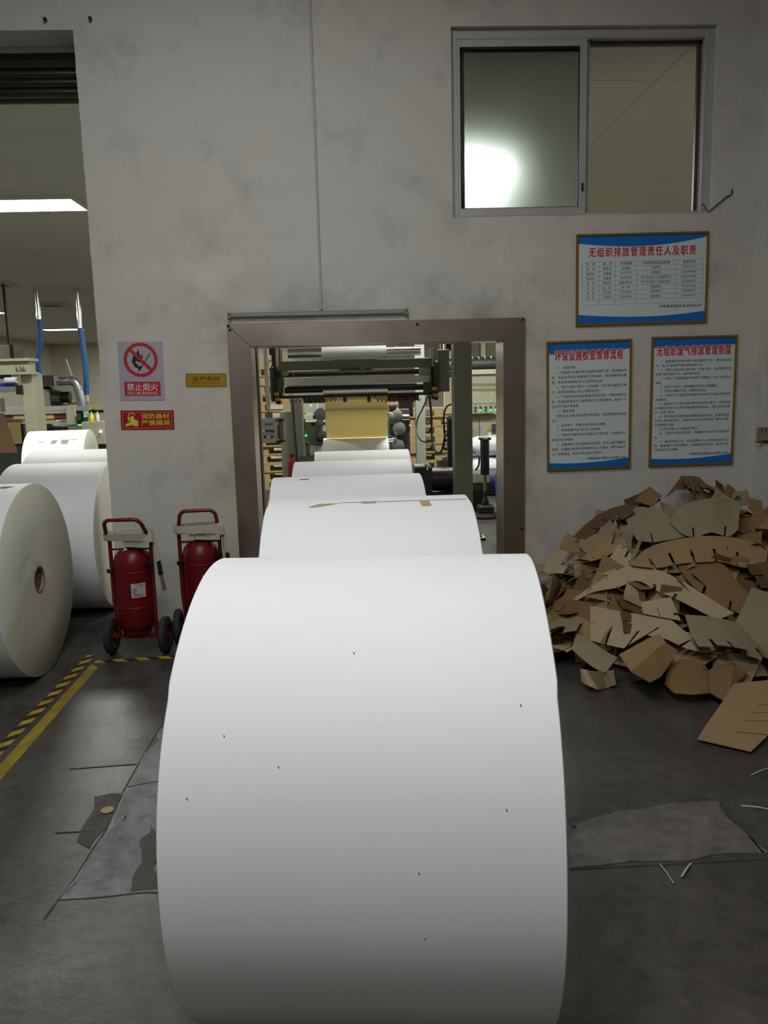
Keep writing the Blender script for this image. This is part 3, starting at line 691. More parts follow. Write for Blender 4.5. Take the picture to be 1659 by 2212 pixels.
    MB().tube([(hw+.022, -.03, .79), (hw+.03, -.035, .72), (hw+.036, -.03, .66), (hw+.045, -.03, .61)], .013, 8).build('hose_tail', M_HOSE, hz, smooth=40)
    nz = MB().cyl((hw+.045, -.03, .615), (hw+.055, -.03, .52), .012, 12, r2=.015).build('nozzle', M_BLACKM, t, smooth=40)
    MB().cyl((hw+.055, -.03, .52), (hw+.07, -.032, .42), .010, 12, r2=.013).build('nozzle_tip', M_CHROME, nz, smooth=40)
    return t
trolley('red wheeled fire extinguisher nearer the tall opening, left of the two', (-1.40, 4.99, 0), radians(-3), .13)
t2 = trolley('red wheeled fire extinguisher half hidden by the big roll, right of the two', (-1.005, 5.16, 0), radians(4), .02)
mb = MB().box(-.055, -.043, -.085, -.075, .74, .785).box(.03, .042, -.085, -.075, .74, .785).box(-.055, .042, -.085, -.075, .785, .797).box(-.055, .042, -.085, -.075, .735, .747)
mb.build('gauge_guard', mat('lime_plastic', '#9aa81e', .5), t2)

# ------------------------------------------------------------------ floor markings, patches, joints, litter
def floor_poly(name, pxs, h, m, parent=FLOOR, sub=0, jitter=0.0, z0=.0):
    pts = [PZ(*p) for p in pxs]; out = []
    for i, a in enumerate(pts):
        b_ = pts[(i+1) % len(pts)]; k = max(1, int((b_-a).length/.05)) if jitter else 1
        for j in range(k):
            p = a.lerp(b_, j/k); q = p + Vector((noise.noise(p*7)*jitter, noise.noise(p*7+Vector((9, 3, 1)))*jitter, 0)); out.append((q.x, q.y))
    o = MB().prism(out, h, lambda u, v, w_: (u, v, z0+w_)).build(name, m, parent); return o
floor_poly('patch_slab', [(128, 1940), (335, 1932), (352, 1690), (268, 1712), (230, 1800), (160, 1900)], .003, M_PATCH, jitter=.05)
floor_poly('patch_slab', [(275, 1700), (350, 1688), (362, 1560), (330, 1605)], .0025, M_PATCH, jitter=.04)
floor_poly('broken_strip', [(172, 1815), (205, 1722), (240, 1712), (262, 1714), (232, 1775), (200, 1828)], .002, M_DARKF, jitter=.03)
floor_poly('broken_strip', [(272, 1932), (300, 1845), (330, 1780), (345, 1800), (338, 1925)], .0045, M_DARKF, jitter=.07)
floor_poly('patch_slab', [(1232, 1876), (1420, 1868), (1655, 1852), (1600, 1790), (1545, 1722), (1400, 1738), (1230, 1775)], .003, M_PATCH2, jitter=.05)
floor_poly('broken_strip', [(1555, 1712), (1720, 1700), (1760, 1830), (1660, 1850), (1600, 1785)], .0026, M_DARKF, jitter=.05)
floor_poly('broken_strip', [(1222, 1770), (1330, 1735), (1430, 1712), (1545, 1716), (1545, 1728), (1420, 1742), (1300, 1758), (1224, 1788)], .0032, M_DARKF, jitter=.05)
def joint(pts, w_=.004, nm='joint_line'):
    for a, b_ in zip(pts, pts[1:]):
        p, q = PZ(*a), PZ(*b_); MB().bar((p.x, p.y, .0012), (q.x, q.y, .0012), w_, .0036).build(nm, M_DARKF, FLOOR)
joint([(95, 1985), (160, 1900), (230, 1790), (268, 1706), (305, 1640), (352, 1560)], .005)
joint([(150, 1662), (295, 1651)]); joint([(120, 1800), (205, 1795)], .004)
joint([(1232, 1878), (1400, 1870), (1550, 1862), (1659, 1856)], .005)
joint([(1545, 1718), (1600, 1785), (1659, 1856)], .006)
# hazard tape runs
def hazard(name, label, A, B, wd, n, flip=1, sk=.5):
    a, b_ = PZ(*A), PZ(*B); d = (b_-a); Ln = d.length; d.normalize(); s_ = Vector((-d.y, d.x, 0))*flip
    mb = MB(); st = Ln/n
    for i in range(-1, n+1):
        def cl(v): return min(max(v, 0), Ln)
        q = [cl(i*st), cl((i+1)*st)], [cl((i+sk)*st*1.0), cl((i+1+sk)*st)]
        poly = [a+d*q[0][0], a+d*q[0][1], a+d*q[1][1]+s_*wd, a+d*q[1][0]+s_*wd]
        if (poly[0]-poly[1]).length < 1e-4 and (poly[2]-poly[3]).length < 1e-4: continue
        if (poly[0]-poly[1]).length < 1e-4: poly = poly[1:]
        elif (poly[2]-poly[3]).length < 1e-4: poly = poly[:3]
        k = len(poly); vs = [(p.x, p.y, .0003) for p in poly] + [(p.x, p.y, .0015) for p in poly]
        mb.add(vs, [tuple(range(k, 2*k))] + [(j, (j+1) % k, k+(j+1) % k, k+j) for j in range(k)], i % 2)
    return tag(mb.build(name, [M_YEL, M_BLK], normals=False), label, 'tape')
hazard('hazard_tape', 'yellow and black hazard tape running along the floor at the left', (-60, 1695), (207, 1415), .055, 26, 1, -.8)
hazard('hazard_tape', 'yellow and black hazard tape in front of the fire extinguishers', (203, 1433), (470, 1416), .05, 11, 1, -.6)
p0, p1, p2_, p3_ = [PZ(*p) for p in ((-60, 1718), (-60, 1755), (212, 1442), (198, 1434))]
mb = MB().prism([(p.x, p.y) for p in (p0, p1, p2_, p3_)], .001, lambda u, v, w_: (u, v, .0002+w_))
tag(mb.build('painted_line', M_YELP), 'worn yellow painted line beside the hazard tape', 'floor line')
c = PZ(232, 1752)
tag(MB().lathe([(.024, .003), (.026, .004), (.026, .006), (.024, .007)], 20, (c.x, c.y, 0)).build('cardboard_disc', mat('disc_card', '#a58a66', .8), smooth=40), 'small tan cardboard disc lying on the patched floor', 'disc')
for i, (A, B, wd, lb) in enumerate((((127, 1938), (165, 1905), .006, 'pale straw lying at the corner of the patched floor at left'), ((1472, 1894), (1492, 1865), .012, 'short pale paper strip on the floor edge at right'), ((1600, 1740), (1672, 1750), .006, 'long white straw at the right edge of the floor'),
                              ((1425, 1866), (1455, 1908), .004, 'thin white straw beside the short paper strip'), ((1622, 1674), (1665, 1658), .005, 'white straw beside the pile at the right edge'), ((265, 1770), (272, 1760), .01, 'tiny shred of foil on the patched floor'))):
    p, q = PZ(*A, Z=.006), PZ(*B, Z=.006); m_ = p.lerp(q, .5)+Vector((0, 0, .004))
    tag(MB().tube([p, p.lerp(m_, .5), m_, m_.lerp(q, .5), q], wd/2, 6, flat=.35).build('paper_strip', mat('litter_paper', '#a5a39a', .8)), lb, 'litter')
# ------------------------------------------------------------------ heap of cardboard offcuts
def interp(tb, x):
    if x <= tb[0][0]: return tb[0][1]
    for (a, b_), (c, d) in zip(tb, tb[1:]):
        if x <= c: return b_+(d-b_)*(x-a)/(c-a)
    return tb[-1][1]
HX = [(1.0, 0), (1.12, .14), (1.35, .33), (1.6, .57), (1.8, .72), (2.1, .84), (2.4, .88), (2.75, .78), (3.0, .72), (3.4, .62), (3.8, .35), (4.1, 0)]
HY = [(4.0, 0), (4.2, .2), (4.5, .46), (4.8, .70), (5.1, .88), (5.45, 1), (5.8, 1.0)]
def hill(x, y): return interp(HX, x)*interp(HY, y)
def on_pile(px, py, lift=.02):
    d = ray(px, py); d = d/d.y; y = 3.0
    while y < 5.6:
        p = CAMP + d*y
        if p.z <= hill(p.x, p.y)+lift: return p
        y += .01
    return CAMP + d*5.55
def thick(mb, t):
    bm = bmesh.new(); vs = [bm.verts.new(v) for v in mb.v]
    for f in mb.f: bm.faces.new([vs[i] for i in f])
    bmesh.ops.remove_doubles(bm, verts=bm.verts, dist=1e-5)
    bmesh.ops.recalc_face_normals(bm, faces=bm.faces)
    bmesh.ops.solidify(bm, geom=bm.faces[:], thickness=t)
    me = bpy.data.meshes.new('card'); bm.to_mesh(me); bm.free(); return me
def card_mesh(L_, W_, tabs, tabl, curl, fold, twist=0, crease=None, seed=0):
    """strip L_ x W_ curled along its length, with slotted tabs along one edge that bend by `fold`"""
    rnd = random.Random(seed); mb = MB(); n = max(8, tabs*3) if tabs else 10
    def S(u, v, extra=0.0, bend=0.0):
        s_ = (u-.5)*L_
        if abs(curl) > 1e-3:
            k = curl/L_; x = sin(k*s_)/k; z = (1-cos(k*s_))/k; nx, nz = -sin(k*s_), cos(k*s_)
        else: x, z, nx, nz = s_, 0, 0, 1
        if crease and u > crease[0]:
            dx = s_-(crease[0]-.5)*L_; x0 = (crease[0]-.5)*L_; x = x0+dx*cos(crease[1]); z = dx*sin(crease[1]); nx, nz = -sin(crease[1]), cos(crease[1])
        y = (v-.5)*W_; oy = extra*cos(bend); on = extra*sin(bend)
        zt = twist*(u-.5)*y
        return (x+nx*on, y+oy, z+nz*on+zt)
    for i in range(n):
        u0, u1 = i/n, (i+1)/n
        for a, b_ in ((0, .5), (.5, 1)): mb.add([S(u0, a), S(u1, a), S(u1, b_), S(u0, b_)], [(0, 1, 2, 3)])
    for k in range(tabs):
        u0, u1 = k/tabs+.012, (k+1)/tabs-.012; bd = fold+rnd.uniform(-.35, .35); q = 3
        for j in range(q):
            a, b_ = u0+(u1-u0)*j/q, u0+(u1-u0)*(j+1)/q
            # snap the root of the tab to the strip edge
            mb.add([S(a, 1), S(b_, 1), S(b_, 1, tabl, bd), S(a, 1, tabl, bd)], [(0, 1, 2, 3)])
    return thick(mb, .004)
CARDS = []
specs = [(.55, .16, 6, .10, -1.3, -.3), (.72, .14, 8, .09, -1.9, .5), (.45, .22, 0, 0, -.6, 0), (.38, .18, 4, .12, .7, -.5), (.62, .20, 0, 0, 1.2, 0), (.30, .20, 3, .10, -.3, .8),
         (.50, .12, 5, .12, -2.4, -.9), (.26, .24, 0, 0, 0, 0), (.40, .26, 4, .08, -.9, .2), (.22, .16, 2, .11, .4, -1.0), (.66, .17, 7, .08, -.8, .15), (.34, .30, 0, 0, .9, 0), (.20, .13, 0, 0, -.4, 0), (.48, .15, 5, .13, 1.5, .6)]
for i, (a, b_, c, d, e, f_) in enumerate(specs):
    me = card_mesh(a, b_, c, d, e, f_, twist=random.uniform(-.8, .8), crease=(.5, random.uniform(-1.2, 1.2)) if i in (2, 7, 11, 12) else None, seed=i); CARDS.append(me)
MESHV = {}
def drop(me, m, mtx, name='cardboard_offcut'):
    key = (me.name, m.name)
    if key not in MESHV:
        c = me.copy(); c.materials.clear(); c.materials.append(m); MESHV[key] = c
    mm = MESHV[key]; ws = [mtx @ v.co for v in mm.vertices]
    zmin = min(p.z for p in ws); ymax = max(p.y for p in ws); xmax = max(p.x for p in ws)
    sh = Vector((0, 0, 0))
    if zmin < .004: sh.z = .004-zmin
    lim = YW-.14 if xmax > 2.88 else YW-.012
    if ymax > lim: sh.y = lim-ymax
    o = bpy.data.objects.new(name, mm); COL.objects.link(o); o.matrix_world = Matrix.Translation(sh) @ mtx; return o
rp = random.Random(21); npile = 0
for sc_, cnt in ((.30, 22), (.5, 34), (.7, 44), (.86, 56), (1.0, 78)):
    k = 0
    while k < cnt:
        x = rp.uniform(1.1, 3.75); y = rp.uniform(4.05, 5.5); hh = hill(x, y)
        if hh < .13 or (x < 1.75 and y < 4.42): continue
        k += 1
        z = hh*sc_*rp.uniform(.9, 1.0) - .01
        gx = (hill(x+.05, y)-hill(x-.05, y))/.1*sc_; gy = (hill(x, y+.05)-hill(x, y-.05))/.1*sc_
        nrm = Vector((-gx, -gy, 1)).normalized(); nrm = (nrm + Vector((rp.gauss(0, .28), rp.gauss(0, .28), rp.gauss(0, .2)))).normalized()
        ax = nrm.to_track_quat('Z', 'Y').to_matrix().to_4x4()
        me = CARDS[rp.choice([0, 1, 2, 3, 4, 5, 6, 8, 9, 10, 11, 12, 13, 7])] if sc_ > .6 else CARDS[rp.choice([2, 3, 5, 7, 8, 11, 9])]
        mtx = Matrix.Translation((x, y, max(z, .01))) @ ax @ Matrix.Rotation(rp.uniform(0, 2*pi), 4, 'Z')
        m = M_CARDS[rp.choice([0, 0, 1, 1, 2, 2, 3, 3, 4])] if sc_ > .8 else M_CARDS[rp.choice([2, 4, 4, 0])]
        o = drop(me, m, mtx); npile += 1
        cn = {M_CARDS[0]: 'tan', M_CARDS[1]: 'pale', M_CARDS[2]: 'brown', M_CARDS[3]: 'greyish', M_CARDS[4]: 'dark brown'}[m]
        sh = 'slotted cardboard strip' if CARDS.index(me) in (0, 1, 3, 6, 8, 10, 13) else ('folded cardboard sheet' if CARDS.index(me) in (2, 7, 11, 12) else 'bent cardboard offcut')
        zn = 'buried deep inside the heap' if sc_ < .6 else ('at the right edge of the heap' if x > 2.9 else ('at the foot of the heap' if y < 4.5 else ('on the left slope of the heap' if x < 1.8 else ('on the crest of the heap' if y > 5.1 else 'in the middle of the heap'))))
        tag(o, cn+' '+sh+' '+zn, 'cardboard', 'cardboard offcuts in the heap')
FL = [card_mesh(.13, .11, 0, 0, .3, 0, seed=50), card_mesh(.17, .12, 0, 0, -.5, 0, crease=(.5, .7), seed=51), card_mesh(.22, .09, 2, .06, .4, .7, seed=52)]
for k in range(40):
    x = rp.uniform(1.3, 3.1); y = rp.uniform(4.5, 5.5); hh = hill(x, y)
    nrm = Vector((rp.gauss(0, .6), rp.gauss(-.5, .5), 1)).normalized()
    o = drop(FL[k % 3], M_CARDS[rp.choice([0, 1, 2, 2, 3, 4])], Matrix.Translation((x, y, hh*1.02+.02)) @ nrm.to_track_quat('Z', 'Y').to_matrix().to_4x4() @ Matrix.Rotation(rp.uniform(0, 6.28), 4, 'Z'))
    tag(o, ('small flat square flap', 'small folded flap', 'small two tabbed strip')[k % 3]+' of cardboard '+('at the foot of the heap' if y < 4.6 else ('on the left slope of the heap' if x < 1.9 else 'high on the heap')), 'cardboard', 'cardboard offcuts in the heap')
# larger recognisable pieces, draped over the heap between two edges
def curve(pts, u):
    n = len(pts)-1; i = min(int(u*n), n-1); f_ = u*n-i
    p0 = pts[max(i-1, 0)]; p1 = pts[i]; p2 = pts[i+1]; p3 = pts[min(i+2, n)]
    return .5*((2*p1)+(p2-p0)*f_+(2*p0-5*p1+4*p2-p3)*f_*f_+(3*p1-p0-3*p2+p3)*f_**3)
def poly_at(pts, u):
    n = len(pts)-1; i = min(int(u*n), n-1); return pts[i].lerp(pts[i+1], u*n-i)
def drape(label, A, B, m, slots=(), depth=.55, nt=24, gap=.010, lift=.05, fn=None, nv=4, lin_=False):
    g = fn or (lambda q: on_pile(q[0], q[1], lift))
    A = [g(q) for q in A]; B = [g(q) for q in B]; mb = MB()
    us = sorted(set([i/nt for i in range(nt+1)] + [max(0, min(1, s_+e)) for s_ in slots for e in (-gap, gap)]))
    vsp = [i/nv for i in range(nv+1)]
    for i in range(len(us)-1):
        um = (us[i]+us[i+1])/2; cut = any(abs(um-s_) < gap*.99 for s_ in slots)
        for j in range(nv):
            if cut and vsp[j] >= 1-depth-1e-6: continue
            q = []
            for u, v in ((us[i], vsp[j]), (us[i+1], vsp[j]), (us[i+1], vsp[j+1]), (us[i], vsp[j+1])):
                a, b_ = (poly_at(A, u), poly_at(B, u)) if lin_ else (curve(A, u), curve(B, u)); q.append(a.lerp(b_, v))
            mb.add(q, [(0, 1, 2, 3)])
    me = thick(mb, .004); me.materials.append(m)
    zmin = min(v.co.z for v in me.vertices); ymax = max(v.co.y for v in me.vertices)
    o = bpy.data.objects.new('cardboard_offcut', me); COL.objects.link(o)
    o.location = (0, min(0, YW-.02-ymax), max(0, .004-zmin))
    return tag(o, label, 'cardboard', 'cardboard offcuts in the heap')
z5 = lambda L_: [(1150+x/3.26, 1000+y/3.26) for x, y in L_]
z6 = lambda L_: [(1150+x/3.26, 1280+y/3.26) for x, y in L_]
TAN, PALE, BRN, GRY, DEEP = M_CARDS
drape('long arched tan cardboard strip with slots along its lower edge, middle of the heap', z5([(690, 712), (800, 610), (950, 555), (1120, 525), (1300, 518), (1480, 540), (1659, 600)]), z5([(700, 725), (880, 742), (1020, 715), (1170, 702), (1330, 700), (1470, 735), (1640, 760)]), TAN, (.15, .31, .47, .63, .8), lift=.10)
drape('broad brown cardboard strip sloping down to the right edge of the picture', z5([(1030, 722), (1200, 700), (1350, 722), (1480, 880), (1640, 1000), (1760, 1080)]), z5([(1030, 742), (1120, 860), (1290, 980), (1450, 1060), (1600, 1130), (1750, 1200)]), BRN, (.3, .52, .74), .3, lift=.075)
drape('long pale cardboard strip arching over the dark hollow', z5([(270, 982), (330, 930), (480, 830), (690, 722), (900, 762), (1080, 850), (1210, 930), (1420, 1060)]), z5([(285, 992), (420, 915), (600, 880), (740, 832), (880, 905), (1010, 960), (1150, 1030), (1300, 1110)]), PALE, (.55, .7), .4, lift=.075)
drape('pointed tan cardboard leaf at the left slope of the heap', z5([(220, 718), (330, 640), (420, 560), (520, 505), (620, 470), (700, 415)]), z5([(225, 722), (350, 705), (470, 680), (600, 620), (690, 570), (716, 470)]), TAN, (.8,), .5, lift=.08)
drape('wide curled pale grey cardboard sheet near the top of the heap', z5([(968, 395), (1040, 310), (1150, 270), (1280, 250), (1400, 255), (1462, 290)]), z5([(972, 425), (1060, 505), (1160, 522), (1260, 492), (1380, 520), (1450, 470)]), GRY, (.35, .75), .4, lift=.10)
drape('folded greyish cardboard sheet left of the curled top sheet', z5([(655, 400), (725, 310), (790, 312), (850, 330), (898, 318)]), z5([(720, 520), (740, 550), (850, 562), (960, 545), (1085, 520)]), GRY, (.5,), .4, lift=.08, lin_=True)
drape('pale cardboard strip with square notches low in the heap', z6([(410, 95), (600, 132), (800, 165), (980, 196), (1080, 280), (1240, 300), (1370, 375)]), z6([(408, 340), (520, 370), (640, 395), (800, 300), (940, 330), (1090, 400), (1225, 428)]), PALE, (.16, .36, .5, .78), .55, lift=.07, lin_=True)
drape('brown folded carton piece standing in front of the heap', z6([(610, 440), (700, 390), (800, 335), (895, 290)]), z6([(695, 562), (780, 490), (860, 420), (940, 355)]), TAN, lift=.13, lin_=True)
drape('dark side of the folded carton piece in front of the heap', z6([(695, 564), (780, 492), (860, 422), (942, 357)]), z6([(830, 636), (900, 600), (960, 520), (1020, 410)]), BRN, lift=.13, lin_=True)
drape('brown square carton flap lying at the foot of the heap', z6([(960, 520), (1060, 470), (1200, 498), (1230, 540)]), z6([(935, 650), (1000, 712), (1130, 722), (1240, 712)]), BRN, lift=.06, lin_=True)
drape('narrow pale channel shaped offcut at the left foot of the heap', z6([(315, 290), (420, 350), (520, 420), (600, 460)]), z6([(275, 400), (340, 460), (430, 530), (515, 570)]), GRY, lift=.08)
drape('tan cardboard leaf leaning at the right foot of the heap', z6([(1225, 560), (1300, 520), (1420, 500), (1520, 560)]), z6([(1235, 700), (1300, 740), (1380, 780), (1440, 640)]), BRN, lift=.05, lin_=True)
drape('pale square flaps in the middle of the heap', z6([(765, 70), (860, 55), (975, 35)]), z6([(780, 150), (900, 175), (1045, 200)]), PALE, (.5,), .7, lift=.09, lin_=True)
drape('two dark cardboard flaps sticking up at the very top of the heap', z5([(995, 165), (1050, 90), (1125, 92), (1175, 100), (1225, 152)]), z5([(930, 250), (1010, 190), (1090, 190), (1140, 215), (1190, 215)]), BRN, (.5,), .9, lift=.14, fn=lambda q: P(q[0], q[1], 5.5), lin_=True)
drape('brown cardboard flap below the top flaps', z5([(720, 268), (770, 220), (828, 168)]), z5([(850, 312), (880, 275), (912, 232)]), BRN, lift=.1, lin_=True)
drape('dark row of small folded flaps on the left crest of the heap', z5([(290, 520), (370, 440), (460, 370), (560, 320), (680, 290)]), z5([(400, 545), (470, 460), (560, 410), (640, 400), (720, 350)]), DEEP, (.22, .45, .7), .6, lift=.10, lin_=True)
fl = lambda q: PZ(q[0], q[1], q[2] if len(q) > 2 else .015)
drape('flat brown cardboard sheet with slits lying on the floor at the lower right', [(1585, 1478, .10), (1555, 1525, .06), (1530, 1560, .02), (1506, 1598, .012)], [(1760, 1460, .12), (1720, 1520, .06), (1690, 1560, .03), (1622, 1625, .012)], M_CARDS[0], (.35, .5, .65, .82), .62, fn=fl, gap=.006, lin_=True)
drape('small pale folded card standing alone on the floor', [(1253, 1458, .12), (1267, 1461, .11), (1279, 1464, .105), (1300, 1463, .11), (1325, 1461, .12)], [(1257, 1487, .01), (1275, 1497, .005), (1290, 1503, .002), (1308, 1500, .01), (1330, 1492, .02)], PALE, fn=lambda q: P(q[0], q[1], 4.02 if 1270 < q[0] < 1300 else 4.08), lin_=True)
# ------------------------------------------------------------------ workshop machinery
def pb(name, m, t, px0, px1, py0, py1, Y, dep, bevel=0.0):
    """box part: its front at distance Y covers that stretch of the view"""
    a = P((px0), (py0+py1)/2, Y); b_ = P((px1), (py0+py1)/2, Y); xm = (px0+px1)/2
    zt = P(xm, py0, Y).z; zb = P(xm, py1, Y).z; o = t.location
    return MB().box(a.x-o.x, b_.x-o.x, Y-o.y, Y+dep-o.y, zb-o.z, zt-o.z).build(name, m, t, bevel=bevel)
def loc(t, px, py, Y): return P(px, py, Y) - Vector(t.location)
def pcyl(name, m, t, px0, px1, py, Y, r, n=20):
    a = P(px0, py, Y); b_ = P(px1, py, Y); z = (a.z+b_.z)/2; o = t.location
    return MB().cyl((a.x-o.x, Y-o.y, z-o.z), (b_.x-o.x, Y-o.y, z-o.z), r, n).build(name, m, t, smooth=40)
# -- door post and big column
t = tag(MB().box(-.735, -.672, 6.02, 6.14, 0, 2.6).build('door_post', M_DARKST), 'dark steel post just behind the left side of the doorway', 'post')
t = thing('steel_column', 'thick olive steel column behind the right half of the doorway', 'column', (1.07, 7.65, 0))
MB().box(-.085, .085, -.1, .1, .02, 2.7).build('column_shaft', M_OLIVE, t, bevel=.004)
MB().box(-.15, .15, -.17, .17, 0, .02).build('base_plate', M_DARKST, t)
t2 = thing('steel_column', 'slim pale steel column behind the paper web', 'column', (.98, 11.2, 0))
MB().box(-.065, .065, -.07, .07, .015, CEIL).build('column_shaft', mat('pale_steel_paint', '#9ea396', .5), t2)
MB().box(-.12, .12, -.12, .12, 0, .015).build('base_plate', M_DARKST, t2)

# -- unwinder head hanging between the columns
U = thing('paper_unwinder', 'overhead paper unwinder with chrome rollers, control beam and red coiled hoses', 'machine', (.16, 9.0, 1.45))
pb('overhead_beam', M_DARKST, U, 555, 1000, 715, 733, 9.1, .2)
pb('control_beam', M_OLIVE, U, 596, 937, 777, 797, 8.86, .08, .003)
a = loc(U, 718, 776, 8.84); b_ = loc(U, 816, 774, 8.84); c = loc(U, 770, 801, 8.84)
cp = MB().prism([(a.x, a.z), (b_.x, a.z), (b_.x, a.z-.075), (b_.x-.07, c.z), (a.x+.075, c.z), (a.x, a.z-.075)], .05, lambda u, v, w_: (u, a.y-.03+w_, v)).build('control_panel', M_OLIVE, U, bevel=.004)
for i, px in enumerate((742, 752, 763, 773, 783, 794)):
    q = loc(U, px, 796, 8.81); MB().lathe([(.012, -.025), (.015, -.02), (.015, 0)], 12, (q.x, q.y, q.z), 'y').build('knob', M_BLACK if i != 4 else M_GREYM, cp, smooth=40)
pcyl('chrome_roller', M_CHROME, U, 622, 908, 761, 9.05, .05, 28)
pcyl('paper_wrap', M_PAPER, U, 695, 834, 762, 9.05, .075, 32)
pb('back_bar', M_CREAM, U, 605, 930, 800, 812, 9.25, .03)
pb('guide_bar', M_DARKST, U, 605, 930, 805, 809, 9.1, .02)
pb('steel_bar', mat('polished_bar', '#c0c0c0', .22, metal=1.0), U, 610, 932, 814, 830, 8.92, .05, .003)
pcyl('black_roller', M_BLACKM, U, 615, 930, 839, 9.05, .035, 24)
pcyl('guide_roller', M_DARKST, U, 620, 900, 833, 9.0, .012)
pcyl('web_roller', M_PAPER, U, 698, 837, 847, 9.02, .034, 24)
pb('lower_bar', M_DARKST, U, 600, 940, 851, 857, 8.95, .05)
pb('backing_plate', M_BLACK, U, 655, 905, 855, 868, 9.12, .01)
for k, (pa, pbx) in enumerate(((622, 726), (809, 908))):
    a = loc(U, pa, 862, 8.97); b_ = loc(U, pbx, 861, 8.97); n = 12*14; pts = []
    for i in range(n+1):
        u = i/n; th = 2*pi*11*u; sg = .012*sin(pi*u)
        pts.append((a.x+(b_.x-a.x)*u, a.y+.026*cos(th), a.z+(b_.z-a.z)*u+.026*sin(th)-sg))
    MB().tube(pts, .005, 5).build('coiled_hose', mat('red_hose', '#9c3020', .4), U, smooth=60)
for px in (745, 797, 890):
    q = loc(U, px, 862, 8.95); MB().lathe([(.012, .03), (.02, .02), (.02, -.03), (.01, -.035)], 12, tuple(q)).build('limit_switch', M_DGREY, U, smooth=40)
for s_, x0, x1 in ((0, 588, 606), (1, 932, 946)):
    pb('side_plate', M_DARKST, U, x0, x1, 752, 862, 8.9, .35, .003)
for px in (598, 936): pb('front_post', M_CREAM, U, px-3, px+3, 752, 792, 8.84, .03)
pb('arm_plate', M_CREAM, U, 602, 622, 790, 812, 9.0, .03); pb('arm_plate', M_CREAM, U, 905, 930, 785, 812, 9.0, .03)
pb('red_button_block', mat('red_button', '#b01818', .4), U, 632, 636, 806, 812, 8.9, .02)
pb('bracket', M_DGREY, U, 597, 612, 815, 848, 8.86, .06); pb('bracket', M_DGREY, U, 915, 934, 826, 848, 8.86, .06)
pb('terminal_box', M_OLIVE, U, 944, 971, 755, 846, 8.7, .2, .006)
pb('cable_bundle', M_BLACK, U, 938, 950, 778, 850, 8.66, .06, .02)
pb('cable_bundle', M_BLACK, U, 583, 594, 790, 868, 8.8, .06, .02)
for k in range(4):
    pb('hazard_block', M_YEL if k % 2 == 0 else M_BLK, U, 934+k, 944+k, 836+k*7, 843+k*7, 8.64, .03)
    pb('hazard_block', M_YEL if k % 2 == 0 else M_BLK, U, 592+k, 602+k, 848+k*6, 854+k*6, 8.8, .03)
pb('grip', mat('brass_grip', '#8f7530', .4), U, 597, 609, 864, 874, 8.8, .05, .01)
for sx in (-1.0, .99):
    MB().box(sx-.04, sx+.04, .15, .25, .58, CEIL-1.45).build('hanger', M_DARKST, U)
M_WEB = mat('backlit_tint_paper', '#dcd4b0', .6)  # white web; the yellow of light coming through is put into its colour
n_ = M_WEB.node_tree.nodes; tr = n_.new('ShaderNodeBsdfTranslucent'); tr.inputs[0].default_value = (*lin('#dccf98'), 1); mx = n_.new('ShaderNodeMixShader'); mx.inputs[0].default_value = .5
M_WEB.node_tree.links.new(n_['Principled BSDF'].outputs[0], mx.inputs[1]); M_WEB.node_tree.links.new(tr.outputs[0], mx.inputs[2]); M_WEB.node_tree.links.new(mx.outputs[0], n_['Material Output'].inputs[0])
# -- the sheet running from the roll up to the head
a, b_ = P(703, 900, 9.02), P(838, 900, 9.02)
mb = MB(); n = 16; pts = []
R6, yc6 = .537, 9.3
for i in range(7):
    th = radians(150-i*6) ; pts.append((yc6+R6*cos(th), R6+R6*sin(th)))
sheet = [(9.3-.535*cos(radians(15)), .535+.535*sin(radians(15)))]
ys_ = [(9.24, 1.071), (9.2, 1.1), (9.14, 1.25), (9.03, 1.5), (8.987, 1.585)]
for yy, zz in ys_: mb.v += [(a.x, yy, zz), (b_.x, yy, zz)]
for i in range(len(ys_)-1): mb.f.append((2*i, 2*i+1, 2*i+3, 2*i+2)); mb.m.append(0)
o = mb.build('paper_web', M_WEB); tag(o, 'white paper sheet, yellow backlight painted in, running up from the unwinder roll', 'paper sheet')
md = o.modifiers.new('thickness', 'SOLIDIFY'); md.thickness = .001

# -- control pendant at the left
t = thing('control_pendant', 'white control box with knobs hanging from an arm left in the doorway', 'control box', tuple(P(588, 957, 8.6)))
bx = pb('box_body', mat('pendant_grey', '#b6b8b6', .4), t, 566, 602, 905, 955, 8.6, .12, .006)
pb('top_rail', M_ALU, t, 564, 594, 903, 911, 8.58, .15); pb('bottom_rail', M_ALU, t, 566, 596, 948, 957, 8.58, .15)
pb('corner_cap', M_BLACK, t, 594, 612, 905, 909, 8.58, .16); pb('corner_cap', M_BLACK, t, 596, 614, 952, 956, 8.58, .16)
pb('side_panel', M_GREYM, t, 602, 612, 909, 952, 8.62, .1); pb('red_stripe', M_RED, t, 600, 603, 918, 948, 8.595, .01)
pb('name_strip', mat('blue_print_strip', '#3a6aa8', .5), t, 572, 589, 915, 919, 8.595, .004)
for i, (px, py) in enumerate(((570, 930), (577, 931), (584, 931), (590, 932), (572, 943), (580, 944), (588, 943))):
    q = loc(t, px, py, 8.6); MB().lathe([(.01, -.02), (.012, -.015), (.012, 0)], 10, tuple(q), 'y').build('knob', M_CHROME if i in (0, 5) else M_BLACK, bx, smooth=40)
q = loc(t, 580, 900, 8.63); MB().box(q.x-.02, q.x+.02, q.y, q.y+.04, q.z, CEIL-t.location.z).build('hanger_arm', M_ALU, t); pb('arm_joint', M_GREYM, t, 577, 588, 890, 904, 8.61, .06)

